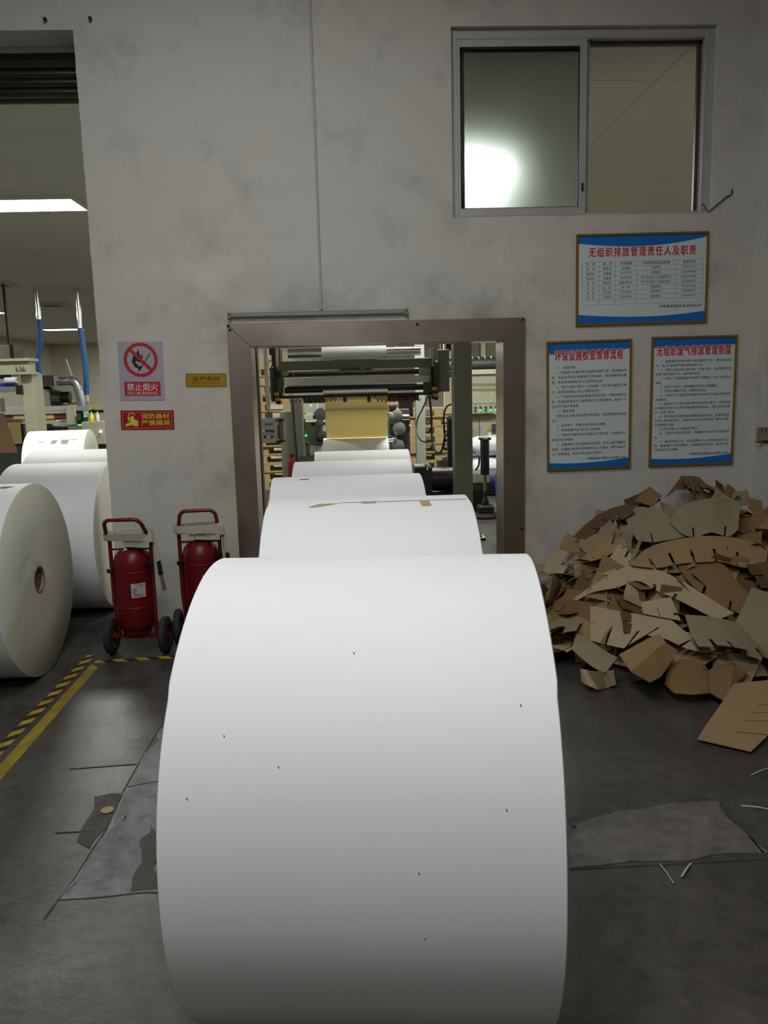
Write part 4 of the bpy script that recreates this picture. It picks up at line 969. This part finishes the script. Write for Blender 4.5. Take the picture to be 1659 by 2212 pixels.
# -- pallets
def pallet_parts():
    t = thing('wooden_pallet', 'x', 'pallet', (0, 0, 0), 0, 'stacked wooden pallets')
    top = MB().box(-.5, .5, -.05, .05, .118, .14).build('deck_board', M_WOOD, t)
    brds = [top.data]; blk = None
    top.location.y = -.35
    for y in (-.175, 0, .175, .35):
        o = bpy.data.objects.new('deck_board', top.data); COL.objects.link(o); o.parent = t; o.location = (0, y, 0)
    for y in (-.35, 0, .35):
        o = bpy.data.objects.new('base_board', top.data); COL.objects.link(o); o.parent = t; o.location = (0, y, -.118)
    b0 = MB().box(-.07, .07, -.05, .05, .022, .118).build('block', M_WOOD, t); b0.location = (-.43, -.35, 0)
    for x in (-.43, 0, .43):
        for y in (-.35, 0, .35):
            if (x, y) == (-.43, -.35): continue
            o = bpy.data.objects.new('block', b0.data); COL.objects.link(o); o.parent = t; o.location = (x, y, 0)
    return t
ORD = 'first second third fourth fifth sixth seventh eighth ninth tenth eleventh twelfth thirteenth fourteenth fifteenth'.split()
first = None; rq = random.Random(5)
def stack(x, y, n, where):
    global first
    for k in range(n):
        if first is None: first = p_ = pallet_parts()
        else: p_ = copy_tree(first)
        p_.location = (x+rq.uniform(-.03, .03), y+rq.uniform(-.03, .03), .142*k); p_.rotation_euler = (0, 0, rq.uniform(-.04, .04))
        p_['label'] = 'wooden pallet %s stack %s' % ('at the bottom of the' if k == 0 else ('on top of the' if k == n-1 else ORD[k]+' from the floor in the'), where)
stack(1.42, 13.2, 9, 'behind the slim pale column'); stack(-1.45, 13.6, 15, 'at the left of the doorway view')

# -- control cabinet
t = thing('control_cabinet', 'cream control cabinet with meters, knobs and green lamps right in the doorway', 'control cabinet', (2.05, 13.2, 0))
pb('upper_body', M_CREAM, t, 996, 1090, 803, 868, 13.25, .5, .004)
pb('top_fascia', mat('light_cream_paint', '#c9c6b0', .5), t, 996, 1090, 798, 808, 13.2, .5)
cs = pb('console', M_CREAM, t, 996, 1090, 866, 893, 13.05, .6, .004)
pb('lower_body', M_CREAM, t, 996, 1072, 896, 985, 13.2, .5, .004)
MB().box(-.13, .45, .06, .5, .0, .72).build('plinth', M_CREAM, t)
for r_ in (0, 1):
    for i in range(22):
        px = 1016+i*2.7; pb('vent_slot', mat('slot_shadow', '#6f6e5e', .6), t, px, px+1.1, 828+r_*11, 834+r_*11, 13.242, .01)
for i in range(7):
    px = 1015.5+i*11.1
    pb('meter', M_WHITE, cs, px-3, px+3, 867.5-i*.3, 871.5-i*.3, 13.04, .02) if False else None
    mtr = pb('meter', mat('meter_face', '#b0aeb2', .3), t, px-3.4, px+3.4, 866.5-i*.3, 872-i*.3, 13.035, .015)
    for nm, py, mm in (('knob', 877.5, M_CHROME), ('knob', 881.5, M_BLACK)):
        q = loc(t, px+.4, py-i*.3, 13.03); MB().lathe([(.012, -.02), (.014, 0), (.014, .03)], 10, tuple(q), 'y').build(nm, mm, t, smooth=40)
    q = loc(t, px+.4, 887.5-i*.3, 13.03); MB().lathe([(.004, -.02), (.013, -.012), (.014, 0), (.014, .03)], 10, tuple(q), 'y').build('pilot_lamp', M_GREENL if i in (0, 2, 4, 5) else M_BLACK, t, smooth=40)
for px in (1031, 1062): pb('name_tag', M_WHITE, t, px-2.5, px+2.5, 849, 851, 13.24, .012)
pb('door_gap', M_DARKST, t, 1035, 1036, 900, 975, 13.195, .01); pb('door_handle', M_CHROME, t, 1037, 1039, 918, 927, 13.18, .03)
a = loc(t, 1055, 926, 13.19); MB().prism([(-.03, -.02), (.03, -.02), (0, .03)], .004, lambda u, v, w_: (a.x+u, a.y+w_, a.z+v)).build('warning_triangle', mat('yellow_label', '#c8b830', .5), t)
pb('socket_box', M_DGREY, t, 1063, 1072, 916, 933, 13.15, .05, .004)
# -- spiral duct
t = thing('spiral_duct', 'galvanised spiral air duct running above the control cabinet', 'duct', tuple(P(1030, 785, 15)))
a, b_ = loc(t, 905, 788, 15), loc(t, 1120, 783, 15)
MB().cyl((a.x, 0, 0), (b_.x, 0, 0), .125, 28).build('duct_pipe', M_GALV, t, smooth=40)
n = 16
for i in range(n): 
    x = a.x+(b_.x-a.x)*(i+.5)/n; MB().lathe([(.126, -.006), (.130, 0), (.126, .006)], 28, (x, 0, 0), 'x').build('duct_rib', M_GALV, t, smooth=60)
MB().cyl((a.x, -.05, -.19), (b_.x-.35, -.05, -.19), .055, 16).build('small_pipe', M_DGREY, t, smooth=40)
for x in (a.x+.4, b_.x-.3): MB().box(x-.01, x+.01, -.01, .01, .12, CEIL-t.location.z).build('hanger_rod', M_GALV, t)

# -- cabinets left of the sheet
t = thing('machine_cabinet', 'olive machine cabinet left of the paper sheet', 'cabinet', (P(628, 950, 11).x, 11.2, 0))
for (nm, m, x0, x1, y0, Y, d) in (('cabinet_body', mat('olive_cream_paint', '#8a8b74', .5), 604, 634, 890, 11.0, .6), ('corner_post', M_OLIVE, 627, 652, 862, 10.9, .3)):
    q = P(x0, y0, Y); q2 = P(x1, y0, Y); o_ = t.location
    MB().box(q.x-o_.x, q2.x-o_.x, Y-o_.y, Y+d-o_.y, 0, q.z).build(nm, m, t, bevel=.004)
q = loc(t, 632, 860, 10.88); MB().tube([(q.x, q.y, q.z), (q.x+.01, q.y, q.z-.4), (q.x+.03, q.y, q.z-.9), (q.x+.03, q.y, .1)], .012, 6).build('cable', M_BLACK, t)
q = P(631, 1000, 12.4)
t = thing('fire_extinguisher', 'tiny distant red fire extinguisher beside the olive machine cabinet', 'fire extinguisher', (P(630, 995, 10.75).x, 10.75, 0))
MB().lathe([(.055, 0), (.06, .02), (.06, .30), (.04, .36), (.02, .37), (.02, .40)], 16, (0, 0, .35)).build('tank', M_RED, t, smooth=40)
MB().box(-.02, .04, -.015, .015, .75, .78).build('valve', M_BLACK, t); MB().box(-.09, .09, -.09, .09, 0, .35).build('stand', M_BLACK, t)
t = thing('side_machine', 'pale machine with green lamps left of the paper sheet', 'machine', (P(672, 950, 11.5).x, 11.6, 0))
q, q2 = P(646, 905, 11.6), P(700, 905, 11.6); x0, x1 = q.x-t.location.x, q2.x-t.location.x
MB().box(x0, x1, 0, .6, 0, q.z-.05).build('machine_body', M_CREAM, t, bevel=.005)
pb('shelf', mat('light_cream_paint', '#c9c6b0'), t, 648, 690, 893, 898, 11.4, .2)
pb('upright', M_CREAM, t, 654, 659, 865, 895, 11.4, .05); pb('upright', mat('light_cream_paint', '#c9c6b0'), t, 683, 688, 872, 895, 11.4, .05)
pb('rail', M_CREAM, t, 648, 702, 874, 878, 11.45, .03); pb('steel_strip', M_CHROME, t, 656, 660, 905, 950, 11.55, .02)
for px, py in ((671, 876), (661, 941)):
    q = loc(t, px, py, 11.38); MB().lathe([(.004, -.03), (.014, -.02), (.015, .03)], 12, tuple(q), 'y').build('pilot_lamp', M_GREENL, t, smooth=40)
for a_ in ((676, 702, 890, 905, M_DGREY), (672, 702, 912, 920, M_BLACK), (684, 702, 932, 955, M_BLACKM), (668, 702, 962, 984, M_ALU), (678, 700, 945, 960, M_GREYM)):
    pb('gear_housing', a_[4], t, a_[0], a_[1], a_[2], a_[3], 11.42, .15, .01)
for px, py, r_ in ((693, 895, .09), (690, 915, .06), (664, 957, .03), (696, 940, .07)):
    q = loc(t, px, py, 11.4); MB().lathe([(r_*.4, -.1), (r_, -.09), (r_, .05)], 20, tuple(q), 'y').build('bearing', M_DGREY, t, smooth=40)
t = thing('floor_motor', 'black motor on the floor below the pale machine', 'motor', (P(668, 990, 10.8).x, 10.8, 0))
MB().box(-.12, .12, -.1, .1, 0, .5).build('pedestal', M_BLACKM, t, bevel=.01)
MB().cyl((-.13, 0, .62), (.13, 0, .62), .12, 20).build('motor_body', M_BLACKM, t, smooth=40)
# -- right of the sheet
t = thing('drive_unit', 'dark drive unit with grey castings right of the paper sheet', 'machine', (P(865, 950, 10.6).x, 10.7, 0))
q, q2 = P(842, 900, 10.8), P(885, 900, 10.8); x0, x1 = q.x-t.location.x, q2.x-t.location.x
MB().box(x0, x1, .1, .5, 0, 1.34).build('frame_plate', M_DGREY, t, bevel=.01)
pb('tall_plate', M_BLACKM, t, 862, 892, 865, 900, 10.95, .1); pb('shelf', M_CREAM, t, 838, 860, 870, 874, 10.7, .1); pb('red_block', mat('rust_red_paint', '#8a3a24', .5), t, 840, 856, 876, 884, 10.75, .06)
for (a0, a1, b0, b1, m) in ((838, 868, 890, 903, M_GREYM), (838, 866, 906, 916, M_GREYM), (840, 870, 918, 938, M_DGREY), (838, 858, 940, 946, M_GREYM), (845, 872, 950, 975, M_DGREY), (868, 885, 896, 901, M_WHITE), (866, 886, 905, 932, M_BLACKM)):
    pb('casting', m, t, a0, a1, b0, b1, 10.62, .14, .012)
for px, py, r_ in ((858, 896, .07), (862, 925, .085), (856, 936, .03), (852, 950, .04), (848, 900, .05), (860, 962, .08)):
    q = loc(t, px, py, 10.6); MB().lathe([(r_*.5, -.1), (r_, -.08), (r_, .05)], 20, tuple(q), 'y').build('bearing', M_GREYM, t, smooth=40)
for py in (949, 954): pcyl('shaft', M_CHROME, t, 838, 850, py, 10.5, .012)
q = loc(t, 886, 919, 10.6); MB().lathe([(.004, -.02), (.012, 0), (.012, .02)], 10, tuple(q), 'y').build('pilot_lamp', mat('amber_indicator', '#ff7040', .4, emit=2.0), t)
# -- hanging cables
for i, (lb, pts, r_) in enumerate((('black cable looping down from the unwinder past the slim column', [(925, 855, 8.9), (912, 885, 9.2), (902, 905, 9.3), (900, 930, 9.2), (906, 948, 9.0), (918, 955, 8.9), (932, 954, 8.8)], .009),
        ('black cable hanging in a deep loop below the unwinder', [(928, 855, 8.85), (932, 900, 8.8), (933, 940, 8.7), (936, 965, 8.6), (945, 978, 8.5), (955, 972, 8.4), (961, 945, 8.3), (966, 938, 8.2)], .012),
        ('black cable curving beside the olive column', [(975, 873, 8.4), (964, 880, 8.4), (959, 900, 8.4), (960, 930, 8.4), (960, 945, 8.4)], .009))):
    P3 = [P(*q) for q in pts]; cv = [curve(P3, k/30) for k in range(31)]
    tag(MB().tube(cv, r_, 8).build('hanging_cable', M_BLACK, smooth=60), lb, 'cable')
t = thing('lift_strut', 'black upright strut beside the olive column', 'strut', (P(975, 980, 8.3).x, 8.3, 0))
MB().box(-.04, .04, -.04, .04, 0, P(975, 905, 8.3).z).build('strut_body', M_BLACKM, t, bevel=.004)
MB().lathe([(.045, 0), (.05, .02), (.03, .05)], 14, (0, 0, P(975, 908, 8.3).z)).build('strut_cap', M_DGREY, t, smooth=40)
# -- motor and drum
t = thing('reel_motor', 'black motor beside the row of rolls', 'motor', (P(912, 1040, 8.0).x, 8.0, 0))
MB().box(-.09, .09, -.15, .15, 0, P(905, 1000, 8).z-.02).build('motor_case', M_BLACKM, t, bevel=.015)
MB().cyl((.08, 0, P(935, 1035, 8).z), (.42, 0, P(935, 1035, 8).z), .12, 22).build('motor_shaft_cover', M_BLACKM, t, smooth=40)
MB().box(.08, .42, -.12, .12, 0, P(935, 1062, 8).z).build('motor_foot', M_BLACKM, t)
MB().tube([loc(t, 918, 1004, 7.9), loc(t, 924, 1005, 7.85), loc(t, 924, 1014, 7.85), loc(t, 918, 1016, 7.9)], .01, 6).build('lifting_eye', M_CHROME, t)
t = thing('steel_drum', 'olive drum standing left of the olive column', 'drum', (P(974, 1040, 8.5).x, 8.55, 0))
zt = P(970, 995, 8.4).z
MB().lathe([(.14, 0), (.15, .01), (.15, zt-.01), (.145, zt), (.13, zt-.003), (.001, zt-.003)], 32).build('drum_shell', mat('drum_paint', '#6e6248', .55, var=.08), t, smooth=40)
t = thing('red_cup', 'small red cup on top of the olive drum', 'cup', (P(978, 990, 8.45).x, 8.45, zt))
MB().lathe([(.035, 0), (.035, .055), (.031, .055), (.031, .005), (.001, .005)], 18).build('cup_wall', mat('red_plastic', '#e03c28', .4), t, smooth=40)
t = thing('tape_reel', 'white tape reel on top of the olive drum', 'tape reel', (P(964, 990, 8.5).x, 8.5, zt))
MB().lathe([(.025, 0), (.05, 0), (.05, .035), (.025, .035), (.025, 0)], 20).build('reel_ring', mat('reel_tape', '#a8a590', .5), t, smooth=40)
# -- lifting cylinder at the right
t = thing('lifting_cylinder', 'black pneumatic cylinder with rod and foot at the right of the doorway', 'cylinder', (P(1048, 1095, 9.8).x, 9.8, 0))
z1, z0_ = P(1048, 950, 9.8).z, P(1048, 1025, 9.8).z; zr = P(1048, 1073, 9.8).z
MB().lathe([(.052, 0), (.055, .01), (.055, z1-z0_), (.05, z1-z0_+.005)], 24, (0, 0, z0_)).build('cylinder_barrel', M_BLACKM, t, smooth=40)
MB().box(-.07, .07, -.06, .06, z1, z1+.03).build('cylinder_head', M_BLACK, t, bevel=.006); MB().box(-.03, .03, -.062, 0, z1+.012, z1+.03).build('head_label', M_WHITE, t)
MB().cyl((0, 0, zr), (0, 0, z0_), .02, 16).build('piston_rod', M_GREYM, t, smooth=40)
MB().lathe([(.03, 0), (.045, .03), (.045, .08), (.025, .11), (.022, .2)], 18, (0, 0, zr-.13)).build('rod_fork', M_DARKST, t, smooth=40)
MB().box(-.10, .10, -.1, .1, .05, zr-.1).build('foot_block', M_DARKST, t, bevel=.02)
MB().lathe([(.22, 0), (.22, .03), (.12, .06)], 24).build('foot_plate', M_DARKST, t, smooth=40)
t = thing('gear_motor', 'dark grey gear motor behind the black pneumatic cylinder', 'motor', (P(1045, 1040, 10.3).x, 10.35, 0))
zc = P(1045, 1040, 10.3).z
MB().cyl((-.28, 0, zc), (.06, 0, zc), .155, 8).build('motor_body', M_OLIVE, t); MB().cyl((.06, 0, zc), (.2, 0, zc), .165, 20).build('motor_end', M_DGREY, t, smooth=40)
MB().box(-.3, .0, -.12, .12, 0, zc-.1).build('motor_stand', M_DARKST, t, bevel=.01)
MB().box(-.32, -.26, -.2, .0, 0, P(1010, 948, 10.2).z).build('side_rail', M_BLACKM, t)
q = [loc(t, 1022, 975, 10.2), loc(t, 1034, 985, 10.1), loc(t, 1034, 1005, 10.1), loc(t, 1028, 1015, 10.2)]
MB().tube([curve(q, k/12) for k in range(13)], .012, 6).build('hose', M_BLACK, t, smooth=60)
# -- sacks
def sack(label, m, px, py, Y, sx, sy, sz, z0_, seed, grp):
    q = P(px, py, Y); t = thing('plastic_sack', label, 'sack', (q.x, Y, z0_), 0, grp)
    bm = bmesh.new(); bmesh.ops.create_cube(bm, size=2); bmesh.ops.subdivide_edges(bm, edges=bm.edges[:], cuts=7, use_grid_fill=True)
    for v in bm.verts:
        c = v.co.copy(); e = .55; l = (abs(c.x)**3+abs(c.y)**3+abs(c.z)**3)**(1/3); c = c/l
        nz_ = 1+.10*noise.noise(c*2.2+Vector((seed, 0, 0)))+.05*noise.noise(c*6+Vector((0, seed, 0)))
        v.co = Vector((c.x*sx*nz_, c.y*sy*nz_, max(c.z*sz*nz_, -sz)+sz))
    me = bpy.data.meshes.new('sack'); bm.to_mesh(me); bm.free(); me.materials.append(m); me.shade_smooth()
    o = bpy.data.objects.new('sack_body', me); COL.objects.link(o); o.parent = t
    k = MB(); k.lathe([(.03, 0), (.015, .02), (.03, .05), (.02, .055)], 10, (0, 0, sz*1.95)); k.build('tied_neck', m, t, smooth=60)
    return t
M_SACK = mat('white_sack', '#c4c6cc', .4, bump=.3, bscale=14)
sack('white plastic sack on the lower sack behind the cylinder', M_SACK, 1058, 985, 11.9, .33, .25, .15, .57, 1, 'plastic sacks')
sack('lower white plastic sack behind the cylinder', M_SACK, 1054, 1010, 11.85, .36, .28, .285, 0, 4, 'plastic sacks')
sack('blue plastic sack at the right edge of the doorway', mat('blue_sack', '#1646c0', .35, bump=.3, bscale=14), 1092, 1040, 9.9, .12, .15, .36, .0, 8, 'plastic sacks')
# -- anchor plate on the floor
q = PZ(1035, 1168)
t = thing('anchor_plate', 'small pale floor plate with two bolts inside the doorway', 'floor plate', (q.x-.02, q.y+.1, 0))
MB().box(-.09, .09, -.1, .1, 0, .03).build('plate', M_CREAM, t); MB().box(-.09, .09, -.104, -.1, 0, .026).build('plate_edge', M_BLACK, t)
for x, y_ in ((.02, .04), (.05, -.05)): MB().lathe([(.012, .03), (.012, .045), (.006, .046), (.005, .075)], 8, (x, y_, 0)).build('bolt', M_DARKST, t)

# ------------------------------------------------------------------ beyond the tall opening
t = thing('press_frame', 'cream steel press frame with a gusseted top beam at the left edge', 'machine', (P(60, 950, 13).x, 13.2, 0))
q, q2 = P(46, 830, 13), P(72, 830, 13); o_ = t.location
MB().box(q.x-o_.x, q2.x-o_.x, -.2, .2, 0, P(55, 808, 13).z).build('frame_post', M_CREAM, t, bevel=.005)
pb('top_beam', M_CREAM, t, -80, 63, 782, 806, 12.9, .25, .004); pb('beam_flange', M_CREAM, t, -80, 62, 775, 781, 12.82, .4); pb('beam_flange', M_CREAM, t, -80, 64, 805, 810, 12.82, .4)
for px in (36, 45, 51):
    a = loc(t, px, 805, 12.88); MB().prism([(0, 0), (.05, 0), (0, .11)], .012, lambda u, v, w_: (a.x+u, a.y+w_-.02, a.z+v)).build('gusset', M_OLIVE, t)
pb('hopper', M_DGREY, t, -40, 14, 808, 818, 12.9, .2); pb('blue_tray', M_BLUEP, t, -30, 30, 828, 836, 12.95, .15); pb('tray_rail', M_GREYM, t, -60, 34, 838, 848, 12.9, .15)
pcyl('white_tube', mat('white_tube_plastic', '#d8dcec', .4), t, 12, 36, 821, 12.9, .05); pcyl('white_tube', MATS['white_tube_plastic'], t, 26, 39, 815, 12.9, .03)
pb('clamp_block', M_DARKST, t, 34, 46, 832, 852, 12.92, .1); pb('front_shield', M_OLIVE, t, 0, 8, 860, 890, 12.9, .05)
q, q2 = P(-20, 900, 12.6), P(10, 892, 12.6)
t = thing('kraft_web', 'brown kraft paper web slanting down through the press frame', 'paper sheet', (P(5, 970, 12.6).x, 12.6, 0))
A_ = [loc(t, *p) for p in ((-60, 892, 12.7), (8, 892, 12.7), (38, 978, 12.2), (-60, 978, 12.2))]
M_KRAFT = mat('kraft_paper', '#4c341a', .7)
mb = MB().add(list(A_)+[v+Vector((0, .006, 0)) for v in A_], [(0, 1, 2, 3), (7, 6, 5, 4), (0, 4, 5, 1), (1, 5, 6, 2), (2, 6, 7, 3), (3, 7, 4, 0)]); mb.build('sheet', M_KRAFT, t)
t = thing('tan_web', 'tan paper sheet hanging behind the press frame post', 'paper sheet', (P(36, 960, 14).x, 14, 0))
a, b_ = loc(t, 18, 910, 14), loc(t, 48, 958, 14)
MB().box(a.x, b_.x, 0, .006, b_.z, a.z).build('sheet', mat('tan_paper', '#cdb277', .6), t); MB().cyl((a.x-.1, .03, a.z), (b_.x+.03, .03, a.z), .035, 14).build('roller', M_GREYM, t, smooth=40)
MB().box(b_.x, b_.x+.05, 0, .1, -.0, a.z-.05).build('side_frame', M_DARKST, t); MB().box(a.x-.5, b_.x, .05, .2, 0, b_.z).build('machine_base', M_DGREY, t)
t = thing('printing_press', 'long cream printing press with rails, rollers and green lamps behind the lit roll', 'machine', (P(120, 920, 18).x, 18.3, 0))
q, q2 = P(-40, 930, 18.4), P(235, 930, 18.4); o_ = t.location
MB().box(q.x-o_.x, q2.x-o_.x, .1, .7, 0, P(120, 925, 18.4).z).build('press_bed', M_DGREY, t)
M_RAIL = mat('pale_rail', '#b8b8ac', .4, metal=.3)
pb('rail', M_RAIL, t, -40, 152, 879, 888, 18.0, .1); pb('rail', M_RAIL, t, -40, 152, 890, 895, 18.0, .1); pb('dark_slot', M_BLACK, t, -40, 150, 895, 899, 18.05, .1)
pcyl('red_roller', mat('red_roller_rubber', '#8c3830', .5), t, 14, 145, 902, 18.1, .07); pcyl('paper_roller', mat('tan_paper', '#cdb277'), t, 32, 119, 902, 18.1, .078)
pb('apron', M_CREAM, t, 76, 126, 909, 922, 17.9, .1, .01); pcyl('chrome_roller', M_CHROME, t, 120, 145, 908, 18.0, .04); pb('low_rail', M_RAIL, t, 122, 146, 914, 918, 17.95, .08)
pb('black_arm', M_BLACK, t, 92, 112, 916, 926, 17.85, .06, .01); pb('black_tray', M_BLACK, t, 78, 145, 922, 930, 17.9, .2)
pb('side_frame', M_CREAM, t, 143, 163, 877, 918, 17.9, .4, .006); pb('base_box', M_CREAM, t, 142, 180, 918, 935, 17.95, .5, .006)
pb('top_cover', mat('grey_cover', '#8f8f90', .5), t, 162, 192, 878, 887, 17.95, .4); pb('gear_case', M_BLACKM, t, 163, 180, 888, 916, 18.0, .3)
pb('cross_beam', mat('ochre_paint', '#9a935e', .5), t, 190, 226, 874, 884, 18.1, .3); pb('dark_gap', M_BLACK, t, 192, 224, 886, 892, 18.15, .2)
cs = pb('console_box', M_CREAM, t, 178, 226, 911, 960, 17.7, .5, .006)
pb('instrument', M_ALU, t, 180, 188, 888, 896, 17.8, .1); pb('instrument', M_DGREY, t, 166, 172, 894, 908, 17.85, .1)
for px, py, w_ in ((184, 899, 6), (172, 918, 8)): pb('green_lamp', M_GREENL, t, px-w_/2, px+w_/2, py-1.5, py+1.2, 17.75, .03)
q = loc(t, 217, 932, 17.68); MB().lathe([(.01, -.03), (.025, -.02), (.025, .03)], 12, tuple(q), 'y').build('pilot_lamp', M_WHITEL, t)
t = thing('yellow_bottle', 'small yellow bottle on the press console', 'bottle', (P(197, 910, 17.8).x, 17.85, P(200, 911, 17.7).z))
MB().lathe([(.04, 0), (.045, .01), (.045, .12), (.02, .16), (.02, .2), (.03, .21), (.001, .212)], 14).build('bottle_body', mat('yellow_plastic', '#d8d428', .4), t, smooth=40)
t = thing('white_bottle', 'small white bottle on the press console', 'bottle', (P(210, 910, 17.8).x, 17.85, P(200, 911, 17.7).z))
MB().lathe([(.035, 0), (.04, .01), (.04, .13), (.015, .16), (.015, .21), (.001, .212)], 14).build('bottle_body', mat('white_plastic', '#d8d8d4'), t, smooth=40)
# frame, motor and duct above the press
t = thing('exhaust_duct', 'silver exhaust duct with a dark brown box, bending down to the press', 'duct', tuple(P(120, 880, 18.2)))
pb('fan_box', mat('dark_brown_paint', '#3a2c28', .6), t, 64, 118, 811, 834, 18.0, .5, .01); pb('box_end', M_GALV, t, 116, 121, 812, 833, 17.98, .52)
a = loc(t, 120, 823, 18.2); b_ = loc(t, 149, 823, 18.2); e = loc(t, 178, 878, 18.2); el = []
for i in range(9):
    th = pi/2*i/8; el.append((b_.x+.18*sin(th), a.y, a.z-.18*(1-cos(th))))
pts = [(a.x, a.y, a.z), (b_.x, a.y, a.z)] + el[1:] + [(e.x-.03, a.y, e.z+.25), (e.x, a.y, e.z)]
MB().tube(pts, .095, 18).build('duct_pipe', M_GALV, t, smooth=50)
for p in (pts[1], el[-1]): MB().lathe([(.098, -.01), (.103, 0), (.098, .01)], 18, p, 'x' if p == pts[1] else 'z').build('seam_ring', M_GALV, t, smooth=60)
MB().cyl((loc(t, 132, 775, 18.2).x, .3, loc(t, 140, 775, 18.2).z), (loc(t, 145, 812, 18.2).x, .3, loc(t, 145, 812, 18.2).z), .02, 8).build('vent_pipe', M_CREAM, t)
t = thing('motor_bracket', 'pale bracket frame carrying a dark motor above the press rails', 'motor', (P(110, 880, 18.6).x, 18.6, P(100, 878, 18.6).z))
pb('bracket_post', mat('pale_steel_paint', '#9ea396'), t, 96, 109, 835, 879, 18.5, .15); pb('bracket_arm', MATS['pale_steel_paint'], t, 66, 109, 835, 840, 18.5, .15); pb('side_plate', M_GREYM, t, 108, 115, 836, 879, 18.5, .2)
pcyl('motor_body', M_DGREY, t, 113, 134, 860, 18.5, .16, 18); pcyl('motor_fan', M_DARKST, t, 134, 152, 858, 18.5, .125, 18); pb('terminal_box', M_DGREY, t, 112, 120, 842, 852, 18.4, .2, .01); pb('motor_foot', M_CREAM, t, 116, 148, 872, 879, 18.5, .15)
pcyl('long_pipe', mat('old_white_plastic', '#a5a3a0'), t, 62, 100, 874, 18.6, .05); pcyl('tan_pipe', mat('tan_plastic', '#a8a284', .5), t, 148, 190, 868, 18.6, .05)
for i, (px, y0, y1, y2, Y) in enumerate(((86, 643, 690, 815, 18.25), (181, 676, 709, 852, 18.4))):
    lb = ['blue suction hose hanging from the ceiling onto the brown duct box', 'blue suction hose slanting down behind the wall edge'][i]
    top = P((84, 173)[i], y1, Y); bot = P((86, 187)[i], y2, Y)
    t = thing('suction_hose', lb, 'hose', tuple(bot), 0, 'blue suction hoses')
    d = top-bot; pts = [Vector((0, 0, 0)), d*.3+Vector((.03*(1 if i else -1), 0, 0)), d*.65+Vector((.03*(1 if i else .6), 0, 0)), d]
    MB().tube([curve(pts, k/16) for k in range(17)], .06, 14).build('blue_sleeve', M_BLUE, t, smooth=60)
    MB().cyl(tuple(d-Vector((0, 0, .02))), (d.x-.0, d.y, CEIL-bot.z), .048, 16).build('steel_pipe', M_CHROME, t, smooth=40)
    MB().cyl((0, 0, -.14 if i else -.04), (0, 0, .03), .05, 14).build('end_spigot', mat('tan_plastic', '#a8a284') if i else M_GALV, t, smooth=40)
t = thing('wall_cabinet', 'pale box cabinet hanging high at the left edge of the opening', 'cabinet', tuple(P(0, 775, 17)))
pb('cabinet_body', M_CREAM, t, -60, 22, 746, 775, 17.0, .6, .01); pb('cabinet_edge', M_DARKST, t, 22, 29, 744, 775, 16.98, .5)
MB().box(.1, .14, .2, .24, P(0, 746, 17).z-t.location.z, CEIL-t.location.z).build('hanger', M_DARKST, t)
